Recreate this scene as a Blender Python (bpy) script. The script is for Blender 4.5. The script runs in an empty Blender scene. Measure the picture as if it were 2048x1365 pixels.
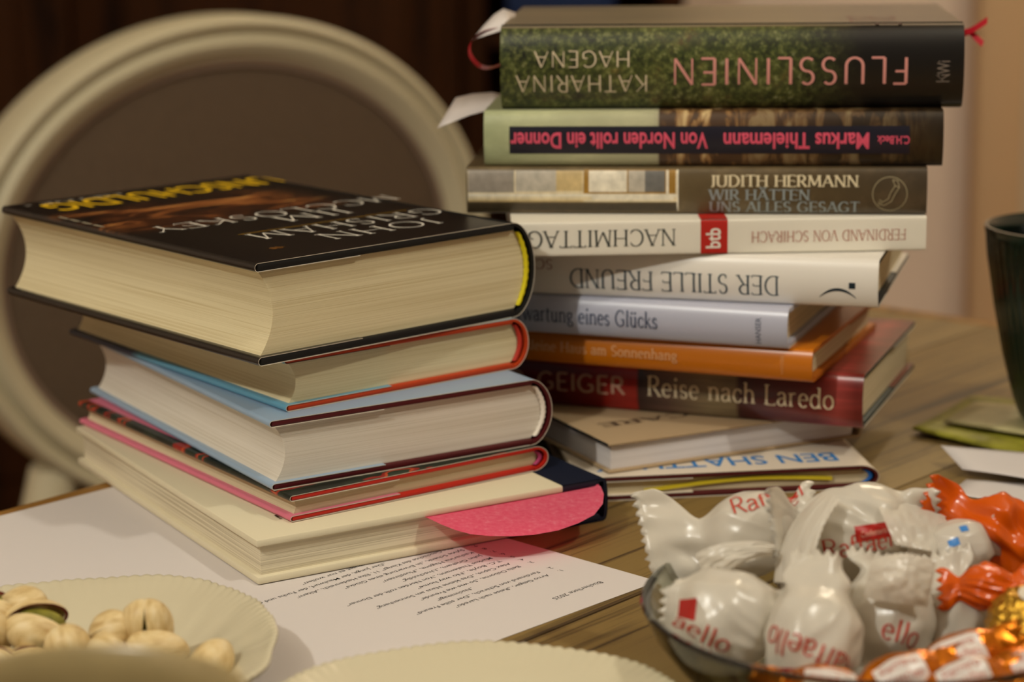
import bpy, bmesh, math, random
from mathutils import Vector, Matrix, noise
C = bpy.context.scene
COL = C.collection
R = math.radians
TZ = 0.75                                   # height of the table top

# ------------------------------------------------------------ camera, world, lamps, exposure
cam = bpy.data.cameras.new('camera')
camo = bpy.data.objects.new('camera', cam)
COL.objects.link(camo)
F_PX = 4473.0
cam.sensor_width = 36.0
cam.lens = F_PX / 2048 * 36
cam.clip_start = 0.02
camo.matrix_world = Matrix.Translation((0, 0, TZ + .30074)) @ Matrix.Rotation(R(90 - 12.5986), 4, 'X') @ Matrix.Rotation(R(-.8105), 4, 'Z')
cam.dof.use_dof = True
cam.dof.focus_distance = .925
cam.dof.aperture_fstop = 7.4
C.camera = camo

C.view_settings.view_transform = 'Standard'
C.view_settings.look = 'None'
C.view_settings.exposure = 0.9
C.view_settings.gamma = 1.0

w = bpy.data.worlds.new('room_light')
C.world = w
w.use_nodes = True
w.node_tree.nodes['Background'].inputs[0].default_value = (1.0, .82, .62, 1)
w.node_tree.nodes['Background'].inputs[1].default_value = .04

def bulb(name, loc, power, col=(1, .88, .71), rad=.035):
    l = bpy.data.lights.new(name, 'POINT')
    l.energy = power
    l.color = col
    l.shadow_soft_size = rad
    o = bpy.data.objects.new(name, l)
    COL.objects.link(o)
    o.location = loc
    return o
bulb('lamp_or_fill_light', (-.92, -.32, TZ + 1.38), 29.0, (1, .98, .89))
bulb('lamp_or_fill_light', (.85, .38, TZ + 1.32), 13.5, (1, .95, .82))
bulb('lamp_or_fill_light', (.95, 2.70, TZ + 1.45), 12.5, (1, .86, .64))  # added unseen fill, brightens the back wall and the topmost book cover

# ------------------------------------------------------------ helpers
def lin(c):
    if isinstance(c, str):
        c = [int(c[i:i + 2], 16) / 255 for i in (1, 3, 5)]
        c = [x / 12.92 if x <= .04045 else ((x + .055) / 1.055) ** 2.4 for x in c]
    return (c[0], c[1], c[2], 1)

def newmat(name):
    m = bpy.data.materials.new(name)
    m.use_nodes = True
    return m, m.node_tree.nodes, m.node_tree.links, m.node_tree.nodes['Principled BSDF']

def mat(name, col, rough=.5, spec=.4, metal=0, bump=0, bscale=400, trans=0, coat=0, var=0, vscale=60):
    m, N, L, P = newmat(name)
    P.inputs['Base Color'].default_value = lin(col)
    P.inputs['Roughness'].default_value = rough
    P.inputs['Specular IOR Level'].default_value = spec
    P.inputs['Metallic'].default_value = metal
    P.inputs['Coat Weight'].default_value = coat
    P.inputs['Transmission Weight'].default_value = trans
    if bump or var:
        tc = N.new('ShaderNodeTexCoord')
        nz = N.new('ShaderNodeTexNoise')
        nz.inputs['Scale'].default_value = bscale
        nz.inputs['Detail'].default_value = 4
        L.new(tc.outputs['Object'], nz.inputs['Vector'])
        if bump:
            b = N.new('ShaderNodeBump')
            b.inputs['Strength'].default_value = bump
            b.inputs['Distance'].default_value = .001
            L.new(nz.outputs['Fac'], b.inputs['Height'])
            L.new(b.outputs['Normal'], P.inputs['Normal'])
        if var:
            n2 = N.new('ShaderNodeTexNoise')
            n2.inputs['Scale'].default_value = vscale
            n2.inputs['Detail'].default_value = 5
            L.new(tc.outputs['Object'], n2.inputs['Vector'])
            cr = N.new('ShaderNodeValToRGB')
            c = lin(col)
            cr.color_ramp.elements[0].position = .3
            cr.color_ramp.elements[1].position = .7
            cr.color_ramp.elements[0].color = [x * (1 - var) for x in c[:3]] + [1]
            cr.color_ramp.elements[1].color = [min(1, x * (1 + var)) for x in c[:3]] + [1]
            L.new(n2.outputs['Fac'], cr.inputs['Fac'])
            L.new(cr.outputs['Color'], P.inputs['Base Color'])
    return m

def math_node(N, L, op, a, b=None):
    n = N.new('ShaderNodeMath')
    n.operation = op
    for i, v in enumerate((a, b)):
        if v is None: continue
        if isinstance(v, (int, float)): n.inputs[i].default_value = v
        else: L.new(v, n.inputs[i])
    return n.outputs[0]

def ramp(N, L, fac, stops, interp='LINEAR'):
    cr = N.new('ShaderNodeValToRGB')
    cr.color_ramp.interpolation = interp
    e = cr.color_ramp.elements
    while len(e) < len(stops): e.new(.5)
    for el, (p, c) in zip(e, stops):
        el.position = p
        el.color = lin(c)
    L.new(fac, cr.inputs['Fac'])
    return cr.outputs['Color']

def mixc(N, L, fac, a, b, mode='MIX'):
    n = N.new('ShaderNodeMix')
    n.data_type = 'RGBA'
    n.blend_type = mode
    for sock, v in ((n.inputs[0], fac), (n.inputs[6], a), (n.inputs[7], b)):
        if isinstance(v, (int, float)): sock.default_value = v
        elif isinstance(v, (str, tuple, list)): sock.default_value = lin(v)
        else: L.new(v, sock)
    return n.outputs[2]

def coords(N, L, scale=(1, 1, 1), rot=(0, 0, 0)):
    tc = N.new('ShaderNodeTexCoord')
    mp = N.new('ShaderNodeMapping')
    mp.inputs['Scale'].default_value = scale
    mp.inputs['Rotation'].default_value = rot
    L.new(tc.outputs['Object'], mp.inputs['Vector'])
    return mp.outputs['Vector']

def noise_node(N, L, vec, scale, detail=5, rough=.55, dist=0):
    n = N.new('ShaderNodeTexNoise')
    n.inputs['Scale'].default_value = scale
    n.inputs['Detail'].default_value = detail
    n.inputs['Roughness'].default_value = rough
    n.inputs['Distortion'].default_value = dist
    L.new(vec, n.inputs['Vector'])
    return n.outputs['Fac']

def axis_of(N, L, ax):
    tc = N.new('ShaderNodeTexCoord')
    s = N.new('ShaderNodeSeparateXYZ')
    L.new(tc.outputs['Object'], s.inputs[0])
    return s.outputs['XYZ'.index(ax)]

def pages_mat(name, light, dark, lines=2600, tint=.35):
    m, N, L, P = newmat(name)
    v = coords(N, L, (3, 3, lines))
    n1 = noise_node(N, L, v, 1, 2, .5)
    v2 = coords(N, L, (6, 6, lines * .12))
    n2 = noise_node(N, L, v2, 1, 3, .6)
    f = math_node(N, L, 'ADD', math_node(N, L, 'MULTIPLY', n1, .65), math_node(N, L, 'MULTIPLY', n2, .35))
    c = ramp(N, L, f, [(.34, dark), (.52, light), (1, light)])
    L.new(c, P.inputs['Base Color'])
    P.inputs['Roughness'].default_value = .8
    P.inputs['Specular IOR Level'].default_value = .15
    b = N.new('ShaderNodeBump')
    b.inputs['Strength'].default_value = .25
    b.inputs['Distance'].default_value = .0003
    L.new(n1, b.inputs['Height'])
    L.new(b.outputs['Normal'], P.inputs['Normal'])
    return m

def mesh(name, verts, faces, mats, parent=None, smooth=False, fm=None, loc=None):
    me = bpy.data.meshes.new(name)
    me.from_pydata([tuple(v) for v in verts], [], faces)
    for m in (mats if isinstance(mats, (list, tuple)) else [mats]): me.materials.append(m)
    if fm: me.polygons.foreach_set('material_index', fm)
    bm = bmesh.new()
    bm.from_mesh(me)
    bmesh.ops.recalc_face_normals(bm, faces=bm.faces)
    bm.to_mesh(me)
    bm.free()
    if smooth:
        me.polygons.foreach_set('use_smooth', [True] * len(me.polygons))
        if smooth != 'all': me.set_sharp_from_angle(angle=R(smooth if isinstance(smooth, (int, float)) and smooth is not True else 40))
    o = bpy.data.objects.new(name, me)
    COL.objects.link(o)
    if parent: o.parent = parent
    if loc: o.location = loc
    return o

def obj_bm(name, bm, mats, parent=None, smooth=False):
    bmesh.ops.recalc_face_normals(bm, faces=bm.faces)
    me = bpy.data.meshes.new(name)
    bm.to_mesh(me)
    bm.free()
    for m in (mats if isinstance(mats, (list, tuple)) else [mats]): me.materials.append(m)
    if smooth:
        me.polygons.foreach_set('use_smooth', [True] * len(me.polygons))
        me.set_sharp_from_angle(angle=R(40))
    o = bpy.data.objects.new(name, me)
    COL.objects.link(o)
    if parent: o.parent = parent
    return o

def box_bm(bm, lo, hi, bevel=0, seg=2):
    vs = [bm.verts.new((x, y, z)) for x in (lo[0], hi[0]) for y in (lo[1], hi[1]) for z in (lo[2], hi[2])]
    fs = [bm.faces.new([vs[i] for i in q]) for q in ((0, 1, 3, 2), (4, 6, 7, 5), (0, 4, 5, 1), (2, 3, 7, 6), (0, 2, 6, 4), (1, 5, 7, 3))]
    if bevel:
        es = list({e for f in fs for e in f.edges})
        bmesh.ops.bevel(bm, geom=es, offset=bevel, segments=seg, affect='EDGES', profile=.5)

def box(name, lo, hi, m, parent=None, bevel=0, seg=2):
    bm = bmesh.new()
    box_bm(bm, lo, hi, bevel, seg)
    return obj_bm(name, bm, m, parent, smooth=bool(bevel))

def tag(o, label=None, cat=None, group=None, kind=None):
    if label: o['label'] = label
    if cat: o['category'] = cat
    if group: o['group'] = group
    if kind: o['kind'] = kind
    return o

def empty(name, loc, rotz=0, label=None, cat=None, group=None):
    o = bpy.data.objects.new(name, None)
    o.empty_display_size = .02
    COL.objects.link(o)
    o.location = loc
    o.rotation_euler = (0, 0, rotz)
    return tag(o, label, cat, group)

def copy_tree(o, parent=None):
    c = o.copy()
    COL.objects.link(c)
    if parent: c.parent = parent
    for ch in list(o.children): copy_tree(ch, c)
    return c

def grid_faces(nu, nv, wrap=False):
    f = []
    for i in range(nu - 1):
        for j in range(nv if wrap else nv - 1):
            k = (j + 1) % nv
            f.append((i * nv + j, (i + 1) * nv + j, (i + 1) * nv + k, i * nv + k))
    return f

def lathe(name, prof, m, parent=None, n=72, loc=None, fn=None):
    v = []
    for r, z in prof:
        for j in range(n):
            a = 2 * math.pi * j / n
            p = [r * math.cos(a), r * math.sin(a), z]
            if fn: p = fn(p, r, a, z)
            v.append(p)
    return mesh(name, v, grid_faces(len(prof), n, True), m, parent, smooth=50, loc=loc)

# ------------------------------------------------------------ lettering
def arc(cx, cy, rx, ry, a0, a1, n=12):
    return [(cx + rx * math.cos(R(a0 + (a1 - a0) * i / n)), cy + ry * math.sin(R(a0 + (a1 - a0) * i / n))) for i in range(n + 1)]

X = .66                                        # x-height
def O_(cx, cy, rx, ry): return arc(cx, cy, rx, ry, 90, 450, 24)
GLY = {   # advance, strokes (weight, points); a negative weight means a fixed thin stroke
 'A': (.78, [(.55, [(.04, 0), (.39, 1)]), (1, [(.39, 1), (.74, 0)]), (1, [(.17, .36), (.61, .36)])]),
 'B': (.64, [(1, [(.12, 0), (.12, 1)]), (1, [(.12, 1), (.34, 1)] + arc(.34, .76, .2, .24, 90, -90, 8) + [(.12, .52)]), (1, [(.12, .52), (.36, .52)] + arc(.36, .26, .22, .26, 90, -90, 8) + [(.12, 0)])]),
 'C': (.78, [(1, arc(.44, .5, .37, .5, 48, 312, 18))]),
 'D': (.8, [(1, [(.12, 0), (.12, 1)]), (1, [(.12, 1), (.3, 1)] + arc(.3, .5, .42, .5, 90, -90, 14) + [(.12, 0)])]),
 'E': (.62, [(1, [(.12, 0), (.12, 1)]), (1, [(.12, 1), (.56, 1)]), (1, [(.12, .53), (.5, .53)]), (1, [(.12, 0), (.57, 0)])]),
 'F': (.58, [(1, [(.12, 0), (.12, 1)]), (1, [(.12, 1), (.54, 1)]), (1, [(.12, .52), (.48, .52)])]),
 'G': (.84, [(1, arc(.44, .5, .37, .5, 48, 300, 18) + [(.72, .12), (.72, .44)]), (1, [(.5, .44), (.74, .44)])]),
 'H': (.82, [(1, [(.12, 0), (.12, 1)]), (1, [(.7, 0), (.7, 1)]), (1, [(.12, .52), (.7, .52)])]),
 'I': (.3, [(1, [(.15, 0), (.15, 1)])]),
 'J': (.42, [(1, [(.3, 1), (.3, .2)] + arc(.15, .2, .15, .22, 0, -100, 6))]),
 'K': (.74, [(1, [(.12, 0), (.12, 1)]), (.55, [(.12, .42), (.62, 1)]), (1, [(.28, .6), (.68, 0)])]),
 'L': (.58, [(1, [(.12, 0), (.12, 1)]), (1, [(.12, 0), (.55, 0)])]),
 'M': (.96, [(.6, [(.1, 0), (.15, 1)]), (1, [(.15, 1), (.48, .12)]), (.6, [(.48, .12), (.81, 1)]), (1, [(.81, 1), (.86, 0)])]),
 'N': (.82, [(.6, [(.12, 0), (.12, 1)]), (1, [(.12, 1), (.7, 0)]), (.6, [(.7, 0), (.7, 1)])]),
 'O': (.88, [(1, O_(.44, .5, .38, .5))]),
 'P': (.62, [(1, [(.12, 0), (.12, 1)]), (1, [(.12, 1), (.34, 1)] + arc(.34, .74, .22, .26, 90, -90, 8) + [(.12, .48)])]),
 'R': (.7, [(1, [(.12, 0), (.12, 1)]), (1, [(.12, 1), (.34, 1)] + arc(.34, .75, .22, .25, 90, -90, 8) + [(.12, .5)]), (1, [(.32, .5), (.66, 0)])]),
 'S': (.6, [(1, arc(.3, .75, .2, .25, 40, 270, 12)[:-1] + arc(.3, .25, .22, .25, 90, -140, 12))]),
 'T': (.68, [(1, [(.34, 0), (.34, 1)]), (1, [(.03, 1), (.65, 1)])]),
 'U': (.8, [(1, [(.12, 1), (.12, .3)] + arc(.4, .3, .28, .3, 180, 360, 12) + [(.68, 1)])]),
 'V': (.74, [(1, [(.03, 1), (.37, 0)]), (.55, [(.37, 0), (.71, 1)])]),
 'W': (1.06, [(1, [(.03, 1), (.28, 0)]), (.55, [(.28, 0), (.53, 1)]), (1, [(.53, 1), (.78, 0)]), (.55, [(.78, 0), (1.03, 1)])]),
 'Y': (.7, [(1, [(.03, 1), (.35, .48)]), (.55, [(.35, .48), (.67, 1)]), (1, [(.35, .48), (.35, 0)])]),
 'a': (.54, [(1, [(.08, .52)] + arc(.25, .48, .17, .18, 160, 0, 8) + [(.42, .1), (.5, 0)]), (1, [(.42, .4), (.22, .36)] + arc(.22, .18, .15, .18, 90, 290, 8) + [(.42, .14)])]),
 'c': (.5, [(1, arc(.28, X / 2, .22, X / 2, 45, 315, 12))]),
 'd': (.6, [(1, [(.48, 1.02), (.48, 0)]), (1, arc(.27, X / 2, .21, X / 2, 40, 320, 14))]),
 'e': (.54, [(1, [(.08, .36), (.48, .36)] + arc(.28, X / 2, .21, X / 2, 8, 315, 16))]),
 'f': (.36, [(1, [(.14, 0), (.14, .82)] + arc(.28, .84, .14, .18, 180, 60, 6)), (-1, [(.03, X), (.3, X)])]),
 'g': (.54, [(1, O_(.25, .46, .17, .2)), (1, [(.16, .28), (.12, .14), (.4, .1)] + arc(.3, -.08, .2, .16, 60, -240, 12) + [(.16, .02)]), (-1, [(.38, .6), (.52, .64)])]),
 'h': (.62, [(1, [(.12, 0), (.12, 1.02)]), (1, [(.12, .42)] + arc(.31, .42, .19, .24, 160, 0, 8) + [(.5, 0)])]),
 'i': (.28, [(1, [(.14, 0), (.14, X)]), (1.25, [(.14, .84), (.14, .98)])]),
 'k': (.58, [(1, [(.12, 0), (.12, 1.02)]), (.55, [(.12, .26), (.48, X)]), (1, [(.24, .38), (.54, 0)])]),
 'l': (.28, [(1, [(.14, 0), (.14, 1.02)])]),
 'm': (.92, [(1, [(.12, 0), (.12, X)]), (1, [(.12, .42)] + arc(.29, .42, .17, .24, 160, 0, 8) + [(.46, 0)]), (1, [(.46, .42)] + arc(.63, .42, .17, .24, 160, 0, 8) + [(.8, 0)])]),
 'n': (.62, [(1, [(.12, 0), (.12, X)]), (1, [(.12, .42)] + arc(.31, .42, .19, .24, 160, 0, 8) + [(.5, 0)])]),
 'o': (.58, [(1, O_(.29, X / 2, .23, X / 2))]),
 'r': (.42, [(1, [(.12, 0), (.12, X)]), (1, [(.12, .42)] + arc(.28, .44, .16, .22, 160, 60, 6))]),
 's': (.44, [(1, arc(.22, .49, .14, .17, 40, 270, 9)[:-1] + arc(.22, .16, .16, .16, 90, -140, 9))]),
 't': (.38, [(1, [(.16, .86), (.16, .16)] + arc(.28, .14, .12, .14, 180, 290, 6)), (-1, [(.03, X), (.34, X)])]),
 'u': (.62, [(1, [(.12, X), (.12, .22)] + arc(.29, .22, .17, .22, 180, 340, 8) + [(.48, .2)]), (1, [(.48, X), (.48, 0)])]),
 'w': (.84, [(1, [(.03, X), (.22, 0)]), (.55, [(.22, 0), (.42, X)]), (1, [(.42, X), (.61, 0)]), (.55, [(.61, 0), (.81, X)])]),
 ' ': (.34, []),
}
def _um(base, y):
    a, s = GLY[base]
    c = .39 if base == 'A' else .3
    return (a, s + [(1.3, [(c - .14, y), (c - .14, y + .13)]), (1.3, [(c + .14, y), (c + .14, y + .13)])])
GLY['Ä'] = _um('A', 1.1)
GLY['ü'] = _um('u', .82)

def pen_text(s, h, w=None, thick=.12, thin=.05, serif=True, gap=.06):
    """strokes drawn with a broad pen: returns verts (x, y, lift) and quads"""
    V, Fc = [], []
    x0, lift = 0, 0
    def ribbon(pts, ws):
        nonlocal lift
        lift += 1
        base = len(V)
        dense = [pts[0]]
        for p, q in zip(pts, pts[1:]):
            k = max(1, int(math.hypot(q[0] - p[0], q[1] - p[1]) / .13))
            dense += [(p[0] + (q[0] - p[0]) * i / k, p[1] + (q[1] - p[1]) * i / k) for i in range(1, k + 1)]
        pts = dense
        n = len(pts)
        for i, (px, py) in enumerate(pts):
            a, b = pts[max(0, i - 1)], pts[min(n - 1, i + 1)]
            dx, dy = b[0] - a[0], b[1] - a[1]
            l = math.hypot(dx, dy) or 1
            nx, ny = -dy / l, dx / l
            q = abs(dy) / l
            hw = .5 * (thin + (thick - thin) * q) * ws if ws > 0 else .5 * thin
            e = 0
            V.append((x0 + px + nx * hw, py + ny * hw, lift))
            V.append((x0 + px - nx * hw, py - ny * hw, lift))
        for i in range(n - 1):
            k = base + 2 * i
            Fc.append((k, k + 1, k + 3, k + 2))
    for ch in s:
        adv, st = GLY.get(ch, GLY[' '])
        for ws, pts in st:
            ribbon(pts, ws)
            if serif and ws > 0 and ws < 1.2 and ch not in 'aegsoOcCS':
                for (p, q) in ((pts[0], pts[1]), (pts[-1], pts[-2])):
                    if abs(q[1] - p[1]) > .9 * abs(q[0] - p[0]) * .8 and (abs(p[1]) < .02 or abs(p[1] - 1) < .04 or abs(p[1] - X) < .01):
                        sw = thick * .5 * ws + .062
                        lo = p[0] - sw
                        hi = p[0] + sw
                        if ch.islower() and p[1] > .1: hi = p[0]
                        ribbon([(lo, p[1] + (.5 - (p[1] > .1)) * thin), (hi, p[1] + (.5 - (p[1] > .1)) * thin)], -1)
            if serif and ch in 'CSGEFTLcs':
                for p in ([pts[0], pts[-1]] if ch in 'CSGcs' else [pts[-1]] + ([pts[0]] if ch == 'T' and abs(pts[0][1] - pts[1][1]) < .01 else [])):
                    if ch in 'EFTL' and abs(pts[0][1] - pts[-1][1]) > .01: continue
                    if ch == 'G' and p[1] > .3 and p[1] < .6: continue
                    d = -.1 if p[1] > .5 * (X if ch.islower() else 1) else .1
                    ribbon([(p[0], p[1]), (p[0] + .02, p[1] + d * 1.1)], .5)
        x0 += adv + gap
    tw = x0 - gap
    sx = h if w is None else w / tw
    return [(x * sx, y * h, l) for x, y, l in V], Fc, tw * sx

_fc = bpy.data.curves.new('lettering_source', 'FONT')
_fo = bpy.data.objects.new('lettering_source', _fc)
COL.objects.link(_fo)
def sans_text(s, h, w=None, bold=0, cuts=0, xcuts=0):
    _fc.body = s
    _fc.size = 1
    _fc.offset = bold
    _fc.resolution_u = 3
    dg = bpy.context.evaluated_depsgraph_get()
    dg.update()
    me = bpy.data.meshes.new_from_object(_fo.evaluated_get(dg))
    if not len(me.vertices): return [], [], 0
    bm = bmesh.new()
    bm.from_mesh(me)
    bpy.data.meshes.remove(me)
    xs = [v.co.x for v in bm.verts]
    x0, x1 = min(xs), max(xs)
    for v in bm.verts: v.co.x -= x0
    for i in range(1, cuts + 1):
        bmesh.ops.bisect_plane(bm, geom=bm.verts[:] + bm.edges[:] + bm.faces[:], plane_co=(0, -.2 + i * 1.1 / (cuts + 1), 0), plane_no=(0, 1, 0))
    for i in range(1, xcuts + 1):
        bmesh.ops.bisect_plane(bm, geom=bm.verts[:] + bm.edges[:] + bm.faces[:], plane_co=(i * (x1 - x0) / (xcuts + 1), 0, 0), plane_no=(1, 0, 0))
    bm.verts.index_update()
    sy = h / .682
    sx = sy if w is None else w / (x1 - x0)
    V = [(v.co.x * sx, v.co.y * sy, 0) for v in bm.verts]
    Fc = [tuple(v.index for v in f.verts) for f in bm.faces]
    bm.free()
    return V, Fc, (x1 - x0) * sx

def letters(name, txts, fn, m, parent):
    """txts: (verts, faces, width) with placement function per text already folded into fn(x, y, lift)"""
    V, Fc = [], []
    for (v, f, wd), place in txts:
        b = len(V)
        for x, y, l in v:
            u, t = place(x, y, wd)
            V.append(fn(u, t, l * 4e-6))
        Fc += [tuple(i + b for i in q) for q in f]
    me = bpy.data.meshes.new(name)
    me.from_pydata(V, [], Fc)
    me.materials.append(m)
    o = bpy.data.objects.new(name, me)
    COL.objects.link(o)
    if parent: o.parent = parent
    return o

def up_at(x0, y0): return lambda x, y, wd: (x0 + x, y0 + y)              # reads upright, left end at x0, base line y0
def flip_at(x1, y1): return lambda x, y, wd: (x1 - x, y1 - y)            # turned half round, starts at x1, base line y1
def rise_at(x0, y0): return lambda x, y, wd: (x0 - y, y0 + x)            # reads upwards

# ------------------------------------------------------------ colours shared by several things
M = {}
M['page_cream'] = pages_mat('cream_page_edges', '#d9cda8', '#bfae84')
M['page_warm'] = pages_mat('warm_page_edges', '#cfc0a0', '#b0a07e')
M['page_white'] = pages_mat('white_page_edges', '#d6cfc2', '#beb4a2')
M['page_grey'] = pages_mat('grey_white_page_edges', '#d9d3d2', '#c5bdbb', 1200)
M['page_gaps'] = pages_mat('white_page_edges_with_gaps', '#ddd3b8', '#a3957a', 1500)
M['paper'] = mat('white_paper', '#d2cbc8', .75, .2)
M['paper_edge'] = mat('white_paper_edge', '#cfc5b4', .8, .1)
M['black'] = mat('black_jacket', '#0d0b0a', .38, .5, var=.3)
M['black_board'] = mat('black_board', '#100f0e', .6, .3)
M['white_ink'] = mat('white_ink', '#e2ddd0', .5, .3)
M['dark_ink'] = mat('dark_ink', '#1d2a33', .6, .2)
M['paper_ink'] = mat('black_ink', '#141414', .7, .2)

# ------------------------------------------------------------ books
def book(label, loc, rot, W, Lh, T, pages='page_cream', board='black_board', jacket=None, tc=.0025, over=.003, bulge=.003,
         concave=.002, head=None, spine=None, jt=.00024, flat_n=8, r=.007, jacket_in='paper_edge', soft=False, cover_x=None, group=None, loose=0):
    t = empty('book', loc, rot, label, 'book', group)
    t.rotation_euler = (0, 0, rot)
    j = jt if jacket else 0
    lo, hi = j, T - j
    zm, hh = (lo + hi) / 2, (hi - lo) / 2
    def back(s, off=0):                              # outer contour of the spine, s = -1..1
        q = min(1, abs(s))
        x = W - r + r * (max(0, 1 - q ** flat_n)) ** (1 / flat_n) + bulge * (1 - s * s)
        return x
    # pages
    pz0, pz1 = lo + tc, hi - tc
    n = 18
    V, Fc = [], []
    ys = (over, Lh - over)
    for y in ys:
        for i in range(n + 1):
            s = -1 + 2 * i / n
            z = (pz0 + pz1) / 2 + s * (pz1 - pz0) / 2
            bow = loose * (1 - s * s) * .5
            V.append((over + concave * (1 - s * s), y + (0 if soft else .0), z))
            V.append((W - (.0004 if soft else .0032) + bulge * (1 - s * s) - (0 if soft else 0.001), y, z))
    m2 = 2 * (n + 1)
    for i in range(n):
        a = 2 * i
        Fc += [(a, a + 1, a + 3, a + 2), (a + m2, a + 2 + m2, a + 3 + m2, a + 1 + m2), (a, a + 2, a + 2 + m2, a + m2), (a + 1, a + 1 + m2, a + 3 + m2, a + 3)]
    Fc += [(0, m2, m2 + 1, 1), (2 * n, 2 * n + 1, 2 * n + 1 + m2, 2 * n + m2)]
    mesh('page_block', V, Fc, M[pages], t, smooth=30)
    bx = W - r * .75
    if not soft:
        x0 = j + tc * .3 if jacket and not cover_x else j
        box('front_board', (x0, j * .5, hi - tc), (bx, Lh - j * .5, hi), M[board], t, .0008)
        box('back_board', (x0, j * .5, lo), (bx, Lh - j * .5, lo + tc), M[board], t, .0008)
    # spine of the case
    ts = .0012 if not soft else .0004
    prof = []
    ss = [-1 + 2 * (.5 - .5 * math.cos(math.pi * i / 28)) for i in range(29)]
    pts = [(bx - .0015, lo)] + [(back(s), zm + s * hh) for s in ss] + [(bx - .0015, hi)]
    def offset(pts, d):
        out = []
        for i, p in enumerate(pts):
            a, b = pts[max(0, i - 1)], pts[min(len(pts) - 1, i + 1)]
            dx, dz = b[0] - a[0], b[1] - a[1]
            l = math.hypot(dx, dz) or 1
            out.append((p[0] + dz / l * d, p[1] - dx / l * d))
        return out
    def sheet(name, mid, th, y0, y1, mats, sm=30):
        A, B = offset(mid, th / 2), offset(mid, -th / 2)
        V, Fc, fm = [], [], []
        k = len(mid)
        ny = 9
        ysx = [y0 + (y1 - y0) * q / ny for q in range(ny + 1)]
        for y in ysx:
            V += [(p[0], y, p[1]) for p in A] + [(p[0], y, p[1]) for p in B]
        for q in range(ny):
            o0, o1 = q * 2 * k, (q + 1) * 2 * k
            for i in range(k - 1):
                Fc.append((o0 + i, o0 + i + 1, o1 + i + 1, o1 + i)); fm.append(0)
                Fc.append((o0 + k + i, o1 + k + i, o1 + k + i + 1, o0 + k + i + 1)); fm.append(1)
        e = ny * 2 * k
        for i in range(k - 1):
            Fc.append((i, k + i, k + i + 1, i + 1)); fm.append(1)
            Fc.append((e + i, e + i + 1, e + k + i + 1, e + k + i)); fm.append(1)
        return mesh(name, V, Fc, mats, t, smooth=sm, fm=fm)
    mid = offset(pts, -ts / 2)
    if not soft:
        sheet('spine', mid, ts, j * .5, Lh - j * .5, [spine or M[board], M[board]])
    if soft:                                             # one soft cover around everything
        path = [(0, T - .0002)] + [(W * q / 6, T - .0002) for q in range(1, 6)] + [(back(s) - .0002, zm + s * (hh - .0002)) for s in reversed(ss)] + [(W * q / 6, .0002) for q in range(5, 0, -1)] + [(0, .0002)]
        sheet('cover', path[::-1], .0004, 0, Lh, [M[jacket] if isinstance(jacket, str) else jacket, M[jacket_in]])
    elif jacket:
        h2 = jt / 2
        top = [(.055, hi - tc - h2), (.03, hi - tc - h2), (.008, hi - tc - h2), (.0045, hi - tc - h2)] + [(tc / 2 + h2 + (tc / 2 + h2) * math.cos(R(q)), hi - tc / 2 + (tc / 2 + h2) * math.sin(R(q))) for q in range(270, 85, -15)]
        over_top = [(W * q, hi + h2) for q in (.15, .3, .5, .7, .85)] + [(bx - .001, hi + h2)]
        sp = [(p[0], p[1]) for p in offset([(back(s), zm + s * hh) for s in ss], h2)]
        if cover_x: top, over_top = [(cover_x, hi + h2)], [(cover_x + (bx - cover_x) * q, hi + h2) for q in (.3, .6, .9)]
        path = top + over_top + sp[::-1] + [(x, T - z) for x, z in over_top[::-1]] + [(x, T - z) for x, z in top[::-1]]
        sheet('dust_jacket', path[::-1], jt, 0, Lh, [jacket, M[jacket_in]])
    if head:
        V = []
        k = 20
        for i in range(k + 1):
            s = -1 + 2 * i / k
            s *= .93
            z = (pz0 + pz1) / 2 + s * (pz1 - pz0) / 2
            x = W - .0032 + bulge * (1 - s * s)
            rr = .0013 * (.8 + .25 * (i % 2))
            for q in range(8):
                a = 2 * math.pi * q / 8
                V.append((x + rr * math.cos(a), over - .0006 + rr * math.sin(a), z))
        mesh('headband', V, grid_faces(k + 1, 8, True), mat('headband_thread', head, .6, .3), t, smooth='all')
    def on_spine(y, z, lift=0, o=.00012):
        s = (z - zm) / hh
        return (back(s) + (jt if jacket and not soft else 0) + o + lift, y, z)
    def on_top(x, y, lift=0, o=.00012):
        return (x, y, T + o + lift)
    return t, on_spine, on_top

def place_right(A, yaw, du):                            # a book whose spine faces the camera
    a = R(yaw)
    return (A[0] - math.sin(a) * du, A[1] + math.cos(a) * du), R(yaw - 90)

def patch(fn, y0, y1, z0, z1, k=24):
    V = [fn(y0 + (y1 - y0) * a, z0 + (z1 - z0) * i / k) for i in range(k + 1) for a in (0, 1)]
    Fc = [(2 * i, 2 * i + 1, 2 * i + 3, 2 * i + 2) for i in range(k)]
    return V, Fc
def patches(name, fn, rects, mats, parent):
    V, Fc, fm = [], [], []
    for q, (y0, y1, z0, z1, mi) in enumerate(rects):
        v, f = patch(lambda a, b: fn(a, b, q * 3e-6), y0, y1, z0, z1)
        Fc += [tuple(i + len(V) for i in g) for g in f]
        fm += [mi] * len(f)
        V += v
    me = bpy.data.meshes.new(name)
    me.from_pydata(V, [], Fc)
    for m in mats: me.materials.append(m)
    me.polygons.foreach_set('material_index', fm)
    o = bpy.data.objects.new(name, me)
    COL.objects.link(o)
    o.parent = parent
    return o

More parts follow.
